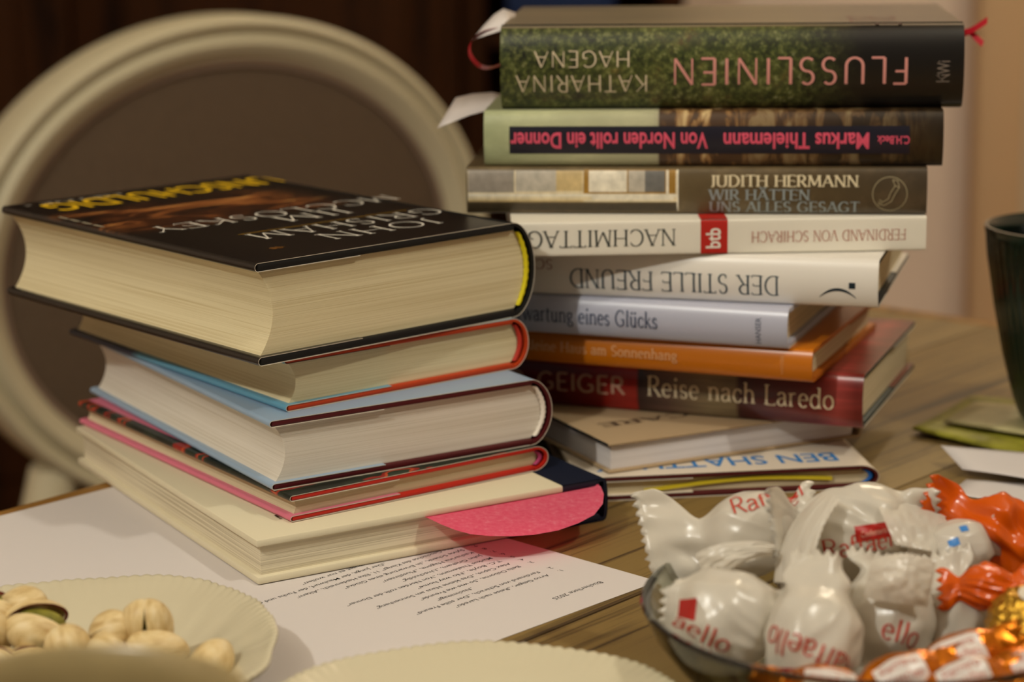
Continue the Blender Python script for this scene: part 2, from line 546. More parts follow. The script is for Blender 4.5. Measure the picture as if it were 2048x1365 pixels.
# ------------------------------------------------------------ room
def wood_mat(name, dark, light, rot, stretch=(3, 60, 3), rough=.5, scale=1.0, spec=.4):
    m, N, L, P = newmat(name)
    v = coords(N, L, stretch, (0, 0, rot))
    n1 = noise_node(N, L, v, scale, 6, .6, .6)
    v2 = coords(N, L, (stretch[0] * .5, stretch[1] * 3.5, stretch[2]), (0, 0, rot))
    n2 = noise_node(N, L, v2, scale, 4, .6, .2)
    f = math_node(N, L, 'ADD', math_node(N, L, 'MULTIPLY', n1, .6), math_node(N, L, 'MULTIPLY', n2, .4))
    c = ramp(N, L, f, [(.38, dark), (.48, light), (.7, light)])
    L.new(c, P.inputs['Base Color'])
    P.inputs['Roughness'].default_value = rough
    P.inputs['Specular IOR Level'].default_value = spec
    b = N.new('ShaderNodeBump')
    b.inputs['Strength'].default_value = .35
    b.inputs['Distance'].default_value = .0008
    L.new(f, b.inputs['Height'])
    L.new(b.outputs['Normal'], P.inputs['Normal'])
    return m
M['table'] = wood_mat('weathered_table_wood', '#3f2d14', '#806839', 0, (4, 100, 4), .55)
M['table_edge'] = wood_mat('table_edge_wood', '#5d4117', '#94692c', 0, (3, 80, 3), .5)
M['dark_wood'] = wood_mat('dark_cabinet_wood', '#1a0c03', '#341b07', 0, (30, 2, 3), .75, spec=.1)
M['floor'] = wood_mat('floor_boards', '#4a3220', '#7a5636', 0, (2, 12, 2), .5)
M['wall'] = mat('warm_plaster', '#e6d2c0', .9, .2, var=.06, vscale=3)
M['ceil'] = mat('ceiling_plaster', '#e0d6c4', .9, .2)
M['door'] = mat('pale_door_paint', '#cfc4a8', .6, .3)
M['casing'] = mat('door_casing_paint', '#cfae86', .6, .3)

def struct(o): return tag(o, kind='structure')
struct(box('floor', (-2.4, -1.6, -.05), (2.6, 3.35, 0), M['floor']))
struct(box('wall_back', (-2.4, 3.3, 0), (2.6, 3.4, 2.5), M['wall']))
struct(box('wall_left', (-2.5, -1.6, 0), (-2.4, 3.4, 2.5), M['wall']))
struct(box('wall_right', (2.6, -1.6, 0), (2.7, 3.4, 2.5), M['wall']))
struct(box('ceiling', (-2.5, -1.6, 2.5), (2.7, 3.4, 2.55), M['ceil']))
struct(box('baseboard_back', (.3, 3.285, 0), (.66, 3.299, .09), M['door'], None, .003))
d = struct(empty('door_1', (1.13, 3.27, 0)))
bm = bmesh.new()
box_bm(bm, (-.45, -.03, 0), (-.38, .029, 2.05), .004)
box_bm(bm, (.38, -.03, 0), (.45, .029, 2.05), .004)
box_bm(bm, (-.45, -.03, 2.05), (.45, .029, 2.12), .004)
obj_bm('door_casing', bm, M['casing'], d, True)
bm = bmesh.new()
box_bm(bm, (-.379, -.012, .005), (.379, .028, 2.045), .002)
for z0, z1 in ((.18, .85), (1.0, 1.85)):
    box_bm(bm, (-.27, -.02, z0), (.27, -.011, z1), .004)
obj_bm('door_leaf', bm, M['door'], d, True)
bm = bmesh.new()
box_bm(bm, (-.345, -.05, 1.02), (-.24, -.038, 1.04), .004)
box_bm(bm, (-.345, -.045, 1.02), (-.325, -.012, 1.04), .004)
obj_bm('door_handle', bm, mat('brushed_steel', '#9a958c', .35, .5, 1), d, True)

# cabinet
cab = empty('cabinet', (-.70, 3.12, 0), 0, 'tall dark brown wooden cabinet behind the white oval-backed chair', 'cabinet')
box('side_panel', (-.95, -.12, 0), (-.92, .175, 2.1), M['dark_wood'], cab, .003)
box('side_panel', (.905, -.12, 0), (.937, .175, 2.1), M['dark_wood'], cab, .003)
box('divider', (.64, -.119, .08), (.67, .16, 2.07), M['dark_wood'], cab, .002)
box('back_panel', (-.92, .16, 0), (.905, .175, 2.07), M['dark_wood'], cab)
box('top_panel', (-.95, -.13, 2.1), (.937, .175, 2.13), M['dark_wood'], cab, .004)
box('plinth', (-.92, -.10, 0), (.905, .15, .08), M['dark_wood'], cab)
for x0, x1 in ((-.915, -.40), (-.395, .12), (.125, .635)):
    bm = bmesh.new()
    box_bm(bm, (x0, -.14, .09), (x1, -.12, 2.06), .003)
    for z0, z1 in ((.2, .95), (1.1, 1.95)):
        box_bm(bm, (x0 + .07, -.15, z0), (x1 - .07, -.139, z1), .006)
    dr = obj_bm('door', bm, M['dark_wood'], cab, True)
    bm = bmesh.new()
    bmesh.ops.create_uvsphere(bm, u_segments=16, v_segments=10, radius=.013, matrix=Matrix.Translation((x1 - .03, -.157, 1.0)))
    obj_bm('knob', bm, mat('aged_brass', '#5a4420', .4, .5, 1), dr, True)
for z in (.40, .78, 1.25, 1.7):
    box('shelf', (.671, -.11, z), (.904, .158, z + .02), M['dark_wood'], cab, .002)
M['blue_box'] = mat('blue_cardboard', '#1b2f58', .6, .3)
bb = empty('storage_box', (.085, 3.12, .801), 0, 'blue cardboard box on the cabinet shelf above the book stack', 'box')
box('box_body', (-.085, -.09, 0), (.06, .10, .19), M['blue_box'], bb, .002)
box('lid', (-.088, -.093, .19), (.063, .103, .225), mat('blue_lid', '#243c6c', .6, .3), bb, .002)

# ------------------------------------------------------------ table
ex, ey = Vector((.663, .749, 0)).normalized(), Vector((.749, -.663, 0)).normalized()
corner = Vector((.19, 1.489, 0))
ang = math.atan2(ey.y, ey.x)
tb = empty('dining_table', (corner.x, corner.y, 0), math.atan2(-ex.y, -ex.x), 'weathered wooden dining table carrying the books, plates and sweets', 'table')
# local x runs along the grain from the far corner, local y across the table
TL, TW = 1.9, 1.05
bm = bmesh.new()
for i in range(7):
    y0 = .016 + i * (TW - .032) / 7
    box_bm(bm, (.016, y0 + .0003, TZ - .03), (TL - .016, y0 + (TW - .032) / 7 - .0003, TZ), .0007)
obj_bm('tabletop', bm, M['table'], tb, True)
bm = bmesh.new()
box_bm(bm, (0, 0, TZ - .034), (TL, .0155, TZ - .0005), .003)
box_bm(bm, (0, TW - .0155, TZ - .034), (TL, TW, TZ - .0005), .003)
box_bm(bm, (0, .0157, TZ - .034), (.0155, TW - .0157, TZ - .0005), .003)
box_bm(bm, (TL - .0155, .0157, TZ - .034), (TL, TW - .0157, TZ - .0005), .003)
obj_bm('edge_strip', bm, M['table_edge'], tb, True)
for i, (x, y) in enumerate(((.08, .08), (.08, TW - .15), (TL - .15, .08), (TL - .15, TW - .15))):
    box('leg', (x, y, 0), (x + .07, y + .07, TZ - .031), M['table_edge'], tb, .004)
bm = bmesh.new()
box_bm(bm, (.15, .1, TZ - .11), (TL - .15, .12, TZ - .031), .001)
box_bm(bm, (.15, TW - .12, TZ - .11), (TL - .15, TW - .1, TZ - .031), .001)
box_bm(bm, (.1, .15, TZ - .11), (.12, TW - .15, TZ - .031), .001)
box_bm(bm, (TL - .12, .15, TZ - .11), (TL - .1, TW - .15, TZ - .031), .001)
obj_bm('apron', bm, M['table_edge'], tb)

# ------------------------------------------------------------ chair
M['chair_white'] = mat('chair_cream_paint', '#c2b89a', .5, .4, bump=.1, bscale=120)
M['taupe'] = mat('taupe_linen', '#5f4f3f', .9, .1, bump=.5, bscale=900, var=.12, vscale=300)
yawn = R(35)
nrm = Vector((math.sin(yawn), -math.cos(yawn), 0))
bc = Vector((-.2176, 1.80, TZ - .0366))
co = bc + nrm * .22
chair = empty('chair', (co.x, co.y, 0), yawn + R(180), 'cream round-backed chair with taupe upholstery beyond the left table edge', 'chair')
# local +Y is the way the chair faces, after the half turn local X runs the other way
BZ, BY = bc.z, -.22
AX, AZ = .243, .204
def oval_ring(name, prof, m):
    n = 120
    V = []
    for (rad, d) in prof:
        for j in range(n):
            a = 2 * math.pi * j / n
            cx, cz = AX * math.cos(a), AZ * math.sin(a)
            nx, nz = math.cos(a) / AX, math.sin(a) / AZ
            l = math.hypot(nx, nz)
            V.append((cx - nx / l * rad, BY + d, BZ + cz - nz / l * rad))
    k = len(prof)
    Fc = grid_faces(k, n, True) + [((k - 1) * n + j, j, (j + 1) % n, (k - 1) * n + (j + 1) % n) for j in range(n)]
    return mesh(name, V, Fc, m, chair, smooth=50)
oval_ring('back_frame', [(.002, -.05), (0, -.044), (0, -.006), (.002, -.001), (.006, .001), (.0095, -.001), (.011, -.006), (.013, -.007), (.016, -.003), (.021, .0015), (.026, .0005), (.029, -.004), (.032, -.005), (.036, -.009), (.038, -.013), (.038, -.05)], M['chair_white'])
V = []
n, k = 96, 10
for front in (1, 0):
    for i in range(k + 1):
        q = i / k
        for j in range(n):
            a = 2 * math.pi * j / n
            V.append(((AX - .037) * q * math.cos(a), BY + ((-.014 + .014 * (1 - q * q) ** .8) if front else -.045), BZ + (AZ - .037) * q * math.sin(a)))
Fc = grid_faces(k + 1, n, True) + [tuple((k + 1) * n + x for x in f) for f in grid_faces(k + 1, n, True)]
mesh('back_upholstery', V, Fc, M['taupe'], chair, smooth=60)
n = 120
V = []
for j in range(n):
    a = 2 * math.pi * j / n
    for q in range(8):
        b = 2 * math.pi * q / 8
        V.append(((AX - .039 + .003 * math.cos(b)) * math.cos(a), BY - .012 + .003 * math.sin(b), BZ + (AZ - .039 + .003 * math.cos(b)) * math.sin(a)))
mesh('piping', V, [(j * 8 + q, ((j + 1) % n) * 8 + q, ((j + 1) % n) * 8 + (q + 1) % 8, j * 8 + (q + 1) % 8) for j in range(n) for q in range(8)], mat('taupe_piping', '#857060', .8, .1), chair, smooth='all')
for s in (-1, 1):
    V = []
    for (x, y, z, rr) in ((.165 * s, BY - .025, BZ - .145, .02), (.18 * s, BY - .022, BZ - .20, .022), (.19 * s, BY - .01, .46, .024), (.19 * s, BY - .006, .38, .025)):
        for q in range(16):
            a = 2 * math.pi * q / 16
            V.append((x + rr * math.cos(a), y + rr * math.sin(a), z))
    mesh('back_post', V, grid_faces(4, 16, True) + [tuple(range(16)), tuple(range(48, 64))], M['chair_white'], chair, smooth=50)
def rounded_slab(name, x, y0, y1, z0, z1, m, rr=.06, dome=0):
    pts = []
    for cx, cy, a0 in ((x - rr, y1 - rr, 0), (-x + rr, y1 - rr, 90), (-x * .92 + rr, y0 + rr, 180), (x * .92 - rr, y0 + rr, 270)):
        pts += [(cx + rr * math.cos(R(a0 + 15 * i)), cy + rr * math.sin(R(a0 + 15 * i))) for i in range(7)]
    n = len(pts)
    cy = (y0 + y1) / 2
    V = []
    rows = [(1, z0), (1, z1 - .005), (.99, z1)] + [(q, z1 + dome * (1 - q * q)) for q in (.9, .7, .4, .1)]
    for q, z in rows: V += [(px * q, cy + (py - cy) * q, z) for px, py in pts]
    return mesh(name, V, grid_faces(len(rows), n, True) + [tuple(range(n)), tuple(range((len(rows) - 1) * n, len(rows) * n))], m, chair, smooth=50)
rounded_slab('seat_frame', .24, -.20, .24, .38, .44, M['chair_white'])
rounded_slab('seat_cushion', .23, -.19, .23, .44, .475, M['taupe'], dome=.03)
for (x, y) in ((-.2, .2), (.2, .2), (-.19, -.17), (.19, -.17)):
    lv = [(.013, 0), (.016, .01), (.013, .03), (.016, .12), (.022, .30), (.026, .345), (.020, .35), (.026, .36), (.028, .379)]
    lathe('leg', lv[::-1] + [(.0005, 0)], M['chair_white'], chair, 20, (x, y, 0), lambda p, r_, a, z: [p[0] * (1 - .08 * (int(a * 10 / math.pi) % 2) * (.03 < z < .34)), p[1], p[2]])

# ------------------------------------------------------------ the book covers
def art(name, ax, stops, rough=.35, vec=(1, 1, 1), nscale=200, amt=.0, light='#ffffff', dark='#000000', detail=6, interp='LINEAR', spec=.5):
    """printed paper: colours along one axis of the book (stops in metres), mottled by noise"""
    m, N, L, P = newmat(name)
    a = axis_of(N, L, ax)
    k = max(p for p, c in stops) or 1
    c = ramp(N, L, math_node(N, L, 'DIVIDE', a, k), [(p / k, q) for p, q in stops], interp)
    if amt:
        n = noise_node(N, L, coords(N, L, vec), nscale, detail, .65)
        c2 = ramp(N, L, n, [(.3, dark), (.5, '#808080'), (.7, light)])
        c = mixc(N, L, amt, c, c2, 'OVERLAY')
    L.new(c, P.inputs['Base Color'])
    P.inputs['Roughness'].default_value = rough
    P.inputs['Specular IOR Level'].default_value = spec
    return m, N, L, P, c

M['navy'] = mat('navy_cloth', '#12182a', .8, .15, bump=.4, bscale=2500)
m, N, L, P = newmat('ivory_cover_board_with_navy_back')
P.inputs['Roughness'].default_value = .5
P.inputs['Specular IOR Level'].default_value = .3
L.new(mixc(N, L, math_node(N, L, 'GREATER_THAN', axis_of(N, L, 'X'), .1485), '#d9cfb2', '#12182a'), P.inputs['Base Color'])
M['ivory_board'] = m
M['orange_board'] = mat('orange_red_board', '#b23a14', .5, .3)
M['wine_board'] = mat('wine_red_board', '#4a0d12', .5, .3)
M['red_board'] = mat('red_board', '#b32012', .45, .35)
M['teal_board'] = mat('dark_green_board', '#1e2a26', .5, .3)
M['slate_board'] = mat('dark_slate_board', '#26282b', .5, .3)
M['orange_cloth'] = mat('orange_board', '#b2620e', .45, .4)
M['lilac_board'] = mat('pale_lilac_board', '#b6b8c8', .45, .4)
M['beige_board'] = mat('beige_cover_board', '#a68e6e', .55, .3)
M['burgundy'] = mat('burgundy_board', '#4c1716', .5, .3)
M['blue_dark'] = mat('dark_blue_board', '#14263a', .5, .3)

# --- left stack, from the table up
t, sp, tp = book('ivory board book with navy cloth spine, lowest of the left stack', (-.10692, .88432, TZ + .0003), R(30.02), .17128, .22124, .0199,
                 pages='page_gaps', board='ivory_board', jacket=M['navy'], cover_x=.1485, tc=.0032, bulge=.0008, concave=.0, jacket_in='navy', r=.004)
letters('lettering', [(pen_text('fi', .006, .006, .12, .12, False), flip_at(.026, .028)), (pen_text('i', .004, None, .12, .12, False), flip_at(.030, .03))], lambda x, y, l: tp(x, y, l), mat('brown_ink', '#3a2115', .6, .2), t)

m4, N, L, P, c = art('pink_and_floral_jacket', 'X', [(0, '#d26f86'), (.13, '#d0708a')], .4)
nz = noise_node(N, L, coords(N, L, (30, 60, 30)), 1, 2, .5)
flo = ramp(N, L, nz, [(.36, '#10180f'), (.5, '#1c261a'), (.60, '#8c1c14'), (.64, '#b84a24'), (.67, '#1c3022')], 'CONSTANT')
fx = math_node(N, L, 'MULTIPLY', math_node(N, L, 'MAXIMUM', math_node(N, L, 'LESS_THAN', axis_of(N, L, 'X'), .0052), math_node(N, L, 'LESS_THAN', axis_of(N, L, 'Y'), .06)), math_node(N, L, 'GREATER_THAN', axis_of(N, L, 'Z'), .006))
L.new(mixc(N, L, fx, c, flo), P.inputs['Base Color'])
t, sp, tp = book('thin book in pink jacket with red boards, second lowest of the left stack', (-.09475, .90814, TZ + .0203), R(35.25), .13225, .2101, .0115,
                 board='red_board', jacket=m4, tc=.0021, bulge=.003, concave=.0012, head='#b5406e', pages='page_warm', flat_n=3, r=.005)

m3 = mat('pale_blue_jacket', '#8fa6bd', .35, .5)
t, sp, tp = book('thick book in pale blue jacket with wine red boards, middle of the left stack', (-.10298, .91607, TZ + .0319), R(31.45), .13605, .21084, .0307,
                 board='wine_board', jacket=m3, bulge=.0055, concave=.0050, head='#e6ded0', pages='page_white', flat_n=3, r=.006)

m2, N, L, P, c = art('sky_blue_jacket', 'Y', [(0, '#5f9ab4'), (.132, '#5b93ae'), (.14, '#1d2f4e'), (.21, '#18263f')], .35)
t, sp, tp = book('book with orange boards and sky blue jacket directly under the black book', (-.09731, .93069, TZ + .0627), R(37.33), .1279, .2044, .0239,
                 board='orange_board', jacket=m2, bulge=.004, concave=.004, head='#b53020', pages='page_cream', flat_n=3, r=.006)

m1, N, L, P, c = art('black_printed_jacket', 'Y', [(0, '#14110f'), (.1, '#120f0c'), (.22, '#0f0d0b')], .30, spec=.7)
nz = noise_node(N, L, coords(N, L, (18, 45, 1), (0, 0, .6)), 1, 4, .6, 1.0)
glow = ramp(N, L, nz, [(.38, '#0c0806'), (.50, '#3e1e0c'), (.60, '#94582a'), (.72, '#d8a45a')])
yy, xx = axis_of(N, L, 'Y'), axis_of(N, L, 'X')
def bump01(N, L, a, lo, hi, soft):
    u = N.new('ShaderNodeMapRange'); u.interpolation_type = 'SMOOTHSTEP'
    u.inputs[1].default_value = lo - soft; u.inputs[2].default_value = lo + soft
    L.new(a, u.inputs[0])
    v = N.new('ShaderNodeMapRange'); v.interpolation_type = 'SMOOTHSTEP'
    v.inputs[1].default_value = hi - soft; v.inputs[2].default_value = hi + soft
    v.inputs[3].default_value = 1; v.inputs[4].default_value = 0
    L.new(a, v.inputs[0])
    return math_node(N, L, 'MULTIPLY', u.outputs[0], v.outputs[0])
msk = math_node(N, L, 'MULTIPLY', bump01(N, L, yy, .105, .168, .012), bump01(N, L, xx, .004, .115, .02))
msk = math_node(N, L, 'MULTIPLY', msk, math_node(N, L, 'GREATER_THAN', axis_of(N, L, 'Z'), .043))
L.new(mixc(N, L, msk, c, glow), P.inputs['Base Color'])
t, sp, tp = book('thick black book with white author names, on top of the left stack', (-.10647, .91444, TZ + .0867), R(40.86), .14903, .21571, .0441,
                 board='black_board', jacket=m1, bulge=.0062, concave=.0072, head='#d8c818', pages='page_cream', flat_n=3.2, r=.0075, tc=.0034)
fl = lambda x, y, l: tp(x, y, l)
letters('author_lettering', [
    (pen_text('JOHN', .0155, .0665, .058, .036, gap=.12), flip_at(.1245, .0385)),
    (pen_text('GRISHAM', .0155, .1055, .058, .036, gap=.12), flip_at(.1415, .0606)),
    (pen_text('JIM', .0150, .0420, .058, .036, gap=.12), flip_at(.1135, .0912)),
    (pen_text('MCCLOSKEY', .0150, .1380, .058, .036, gap=.12), flip_at(.1515, .1078)),
], fl, M['white_ink'], t)
M['yellow_ink'] = mat('yellow_ink', '#d8ae0a', .45, .4)
letters('title_lettering', [(sans_text('UNSCHULDIG', .0235, .131, .006), flip_at(.1445, .2045))], fl, M['yellow_ink'], t)
patches('gold_rule', fl, [(.035, .1310, .0634, .0640, 0)], [mat('gold_ink', '#a98220', .4, .4)], t)
letters('publisher_lettering', [(sans_text('HEYNE', .0045, .045, .01), flip_at(.062, .2095)), (sans_text('<', .005, None, .02), flip_at(.012, .2100))], fl, mat('grey_ink', '#8c857a', .5, .3), t)
patches('small_print', fl, [(.0024, .0040, .126 + i * .0105, .1345 + i * .0105, 0) for i in range(4)], [mat('pale_print', '#8e8672', .5, .3)], t)
V = [tp(.028 +   .0058 * (.7 + .3 * math.cos(5 * q)) * math.cos(q * math.pi / 12), .024 + .0034 * (.7 + .3 * math.sin(4 * q)) * math.sin(q * math.pi / 12)) for q in range(24)]
mesh('gold_emblem', V, [tuple(range(24))], mat('bronze_ink', '#5c3a10', .4, .4), t)
patches('yellow_endpaper', lambda x, z, l: (x, .0028, z), [(.004, .135, .0031, .00345, 0)], [M['yellow_ink']], t)

# --- right stack, from the table up
m10 = mat('cream_white_jacket', '#d9cdbb', .35, .5)
t, sp, tp = book('white jacketed book with blue name lettering, lowest of the right stack', (.02904, .99821, TZ + .0001), R(6.68), .14, .205, .0117,
                 board='burgundy', jacket=m10, bulge=.004, concave=.001, head='#1f5fae', pages='page_warm', flat_n=3, r=.006, tc=.0022)
letters('lettering', [(sans_text('BEN SHATTUCK', .0140, .118, .012), flip_at(.1275, .0235))], lambda x, y, l: tp(x, y, l), mat('blue_ink', '#2f78b8', .5, .3), t)
V = []
for i in range(25):
    x = .032 + .09 * i / 24
    z = .0030 + .0052 * (1 - abs(2 * i / 24 - 1.2) ** 1.6 * .55)
    V += [(x, .0015, z), (x, .0015, z - .0016), (x, .03, z)]
mesh('ribbon_marker', V, [f for i in range(24) for f in ((3 * i, 3 * i + 1, 3 * i + 4, 3 * i + 3), (3 * i, 3 * i + 3, 3 * i + 5, 3 * i + 2))], mat('yellow_ribbon', '#c9b62a', .5, .3), t)
t, sp, tp = book('beige covered book lying across the lowest white book of the right stack', (.04423, 1.00405, TZ + .0119), R(25.29), .14017, .2, .0147,
                 pages='page_grey', board='beige_board', tc=.0016, bulge=.001, concave=0, over=.0022, flat_n=6, r=.004, spine=M['beige_board'])
patches('dark_edge', lambda y, z, l: (-.00012, y, z), [(.0005, .1995, .0133, .0146, 0)], [M['slate_board']], t)
letters('lettering', [(pen_text('CARE', .007, .048, .16, .08), flip_at(.060, .0345))], lambda x, y, l: tp(x, y, l), mat('faint_brown_ink', '#4a382a', .6, .2), t)

# the eight books of the right stack with their spines towards the viewer
p, a = place_right((-.03072, 1.09866), -20.66, .12985)
m8, N, L, P, c = art('red_patterned_jacket', 'Y', [(0, '#5c0f0b'), (.06, '#6a120c'), (.0985, '#a01c12'), (.0990, '#2e1715'), (.113, '#5f453a'), (.135, '#7d6d50'), (.148, '#766548'), (.150, '#3d1514'), (.188, '#6e1a16'), (.198, '#a8423c'), (.207, '#74221d')], .28, (300, 12, 300), 1, .35, detail=3)
t, sp, tp = book('dark red book with cream title lettering, third from bottom of the right stack', (p[0], p[1], TZ + .0267), a, .12985, .21, .0260,
                 board='teal_board', jacket=m8, bulge=.0025, pages='page_warm', concave=.002, r=.004)
s8 = lambda y, z, l: sp(y, z, l)
M['cream_ink'] = mat('cream_ink', '#e2d3b2', .5, .3)
letters('title_lettering', [(pen_text('Reise nach Laredo', .0098, .0925, .105, .05), up_at(.1040, .0090))], s8, M['cream_ink'], t)
letters('author_lettering', [(pen_text('ARNO', .0086, .034, .14, .12, False), up_at(.0060, .0085)), (pen_text('GEIGER', .0086, .0455, .14, .12, False), up_at(.0470, .0085))], s8, mat('dim_rose_ink', '#b8907a', .5, .3), t)

p, a = place_right((-.03423, 1.08208), -22.34, .12687)
m7 = mat('orange_jacket', '#c26d0a', .3, .5)
t, sp, tp = book('orange book fourth from bottom of the right stack', (p[0], p[1], TZ + .0528), a, .12687, .188, .0159,
                 board='orange_cloth', jacket=m7, bulge=.002, pages='page_warm', r=.004, jacket_in='orange_cloth')
letters('title_lettering', [(pen_text('Das kleine Haus am Sonnenhang', .0050, .090, .13, .07), up_at(.0325, .0062))], lambda y, z, l: sp(y, z, l), mat('pale_peach_ink', '#dca878', .5, .3), t)
letters('publisher_lettering', [(sans_text('HANSER', .0016, .009), rise_at(.1745, .0035))], lambda y, z, l: sp(y, z, l), mat('pale_orange_ink', '#d2935a', .5, .3), t)

p, a = place_right((-.0345, 1.0734), -20.86, .13)
m6 = mat('pale_lilac_jacket', '#b3b5c6', .3, .5)
t, sp, tp = book('pale lilac blue book lying on the orange book in the right stack', (p[0], p[1], TZ + .0688), a, .13, .174, .0191,
                 board='lilac_board', jacket=m6, bulge=.0025, pages='page_warm', r=.004)
letters('title_lettering', [(pen_text('In Erwartung eines Glücks', .0076, .083, .11, .055), up_at(.0285, .0065))], lambda y, z, l: sp(y, z, l), mat('slate_blue_ink', '#2f3d58', .5, .3), t)
letters('publisher_lettering', [(sans_text('HANSER', .0026, .0125), rise_at(.1615, .0022))], lambda y, z, l: sp(y, z, l), mat('slate_ink', '#4a5266', .5, .3), t)
V, Fc = [], []
for i in range(6):
    q = i / 5
    V += [(.045 + .055 * q, .1725 + .0005 * q, .0152 + .0008 * math.sin(q * 3)), (.045 + .055 * q, .1885, .0155 + .0016 * q)]
slip = mesh('paper_slip', [(x, y, z) for x, y, z in V], grid_faces(6, 2), M['paper'])
slip.location = (p[0], p[1], TZ + .0688)
slip.rotation_euler = (0, 0, a)
tag(slip, 'white paper slip with blue print sticking out of the pale lilac book', 'bookmark')
sl = mesh('blue_print', [(.05, .175, .0161), (.07, .175, .0164), (.07, .182, .0166), (.05, .182, .0163)], [(0, 1, 2, 3)], mat('violet_ink', '#3c4a86', .5, .3), slip)

p, a = place_right((-.02013, 1.06432), -16.07, .1299)
m5 = mat('white_gloss_jacket', '#e4dfd6', .3, .5)
t, sp, tp = book('white book with a smiling bracket and dot, below the flush white paperback', (p[0], p[1], TZ + .0880), a, .1299, .197, .0227,
                 board='slate_board', jacket=m5, bulge=.0025, pages='page_warm', r=.004)
s5 = lambda y, z, l: sp(y, z, l)
letters('title_lettering', [(pen_text('DER STILLE FREUND', .0092, .1005, .10, .045), flip_at(.1512, .0137))], s5, mat('petrol_ink', '#1d3a48', .5, .3), t)
letters('author_lettering', [(pen_text('SCHIRACH', .0046, .036, .10, .05), flip_at(.0425, .0175))], s5, mat('rust_ink', '#8f4a3a', .5, .3), t)
V = []
for i in range(25):
    u = -1 + 2 * i / 24
    y = .1785 + .0085 * u
    z = .0048 + .0034 * (1 - u * u)
    th = .0011 * (1 - abs(u) ** 2.5)
    V += [s5(y, z + th, 0), s5(y, z - .0003, 0)]
mesh('bracket_mark', V, grid_faces(25, 2), M['dark_ink'], t)
patches('square_dot', s5, [(.1836, .1866, .0092, .0121, 0)], [M['dark_ink']], t)

p, a = place_right((.0005, 1.028), 1.0, .125)
m4b = mat('matt_white_cover', '#e2dccd', .45, .4)
t, sp, tp = book('thin white paperback with a red square on its spine, in the right stack', (p[0], p[1], TZ + .1108), a, .125, .194, .0166,
                 soft=True, jacket=m4b, bulge=.0, pages='page_white', r=.001, over=.0004, tc=.0004, concave=0, flat_n=6)
s4 = lambda y, z, l: sp(y, z, l)
letters('title_lettering', [(pen_text('NACHMITTAGE', .0078, .0755, .10, .045), flip_at(.0768, .0124))], s4, mat('charcoal_ink', '#2c3330', .5, .3), t)
letters('author_lettering', [(pen_text('FERDINAND VON SCHIRACH', .0050, .0725, .08, .045), flip_at(.1845, .0105))], s4, mat('brick_ink', '#a5523c', .5, .3), t)
M['red_ink'] = mat('red_ink', '#b3241c', .45, .4)
patches('red_label', s4, [(.0883, .1009, .0003, .0163, 0)], [M['red_ink']], t)
patches('red_label', lambda x, y, l: tp(x, y, l), [(.110, .1247, .0883, .1009, 0)], [M['red_ink']], t)
letters('label_lettering', [(sans_text('btb', .0065, .0095, .02), rise_at(.0974, .0030))], lambda y, z, l: sp(y, z, 8e-5), M['white_ink'], t)

p, a = place_right((-.02064, 1.05613), -5.86, .13)
m3b, N, L, P, c = art('umber_painted_jacket', 'Y', [(0, '#6f5f44'), (.10, '#6a5a3e'), (.17, '#594a32'), (.21, '#4c4030')], .3, (1, 1, 1), 60, .3)
t, sp, tp = book('grey brown book with painted window panes, third from top of the right stack', (p[0], p[1], TZ + .1275), a, .13, .2165, .0223,
                 board='blue_dark', jacket=m3b, bulge=.0018, pages='page_warm', r=.004)
s3 = lambda y, z, l: sp(y, z, l)
cols = ['#8f867a', '#d8c9a6', '#b3ab9c', '#9a7430', '#e0d8c4', '#6c6a66', '#3e3424', '#c4ac7a']
ms = [mat('painted_patch', c_, .35, .5, var=.18, vscale=220) for c_ in cols]
patches('painted_panes', s3, [(.0008, .1005, .0060, .0208, 1), (.001, .0230, .0105, .0208, 0), (.0237, .0430, .0110, .0208, 2), (.0430, .0555, .0112, .0208, 7), (.0010, .1000, .0085, .0098, 4),
    (.0560, .0995, .0100, .0212, 3), (.0585, .0765, .0108, .0208, 4), (.0772, .0850, .0108, .0208, 2), (.0850, .0945, .0108, .0208, 5), (.0950, .0962, .0100, .0210, 4),
    (.0010, .0560, .0060, .0070, 7), (.0010, .1005, .0016, .0052, 6), (.0600, .0985, .0070, .0090, 4), (.1000, .1008, .0016, .0212, 4)], ms, t)
letters('author_lettering', [(pen_text('JUDITH HERMANN', .0053, .0695, .17, .07), up_at(.1153, .0134))], s3, mat('cream_title_ink', '#d4c6a4', .5, .3), t)
letters('title_lettering', [(pen_text('WIR HÄTTEN', .0050, .0470, .17, .07), up_at(.1153, .0070)), (pen_text('UNS ALLES GESAGT', .0050, .0700, .17, .07), up_at(.1153, .0012))], s3, mat('blue_grey_ink', '#8c9494', .5, .3), t)
def ring_quads(cx, cz, rr, th, n=40, sq=1.0):
    V = []
    for i in range(n + 1):
        q = 2 * math.pi * i / n
        V += [(cx + (rr + th) * math.cos(q), cz + (rr + th) * math.sin(q), 0), (cx + rr * math.cos(q), cz + rr * math.sin(q), 0)]
    return V, grid_faces(n + 1, 2), 0
def poly_line(pts, th):
    V = []
    for i, q in enumerate(pts):
        b0, b1 = pts[max(0, i - 1)], pts[min(len(pts) - 1, i + 1)]
        dx, dy = b1[0] - b0[0], b1[1] - b0[1]
        l = math.hypot(dx, dy) or 1
        V += [(q[0] - dy / l * th / 2, q[1] + dx / l * th / 2, 2), (q[0] + dy / l * th / 2, q[1] - dx / l * th / 2, 2)]
    return V, grid_faces(len(pts), 2), 0
ident = lambda x, y, wd: (x, y)
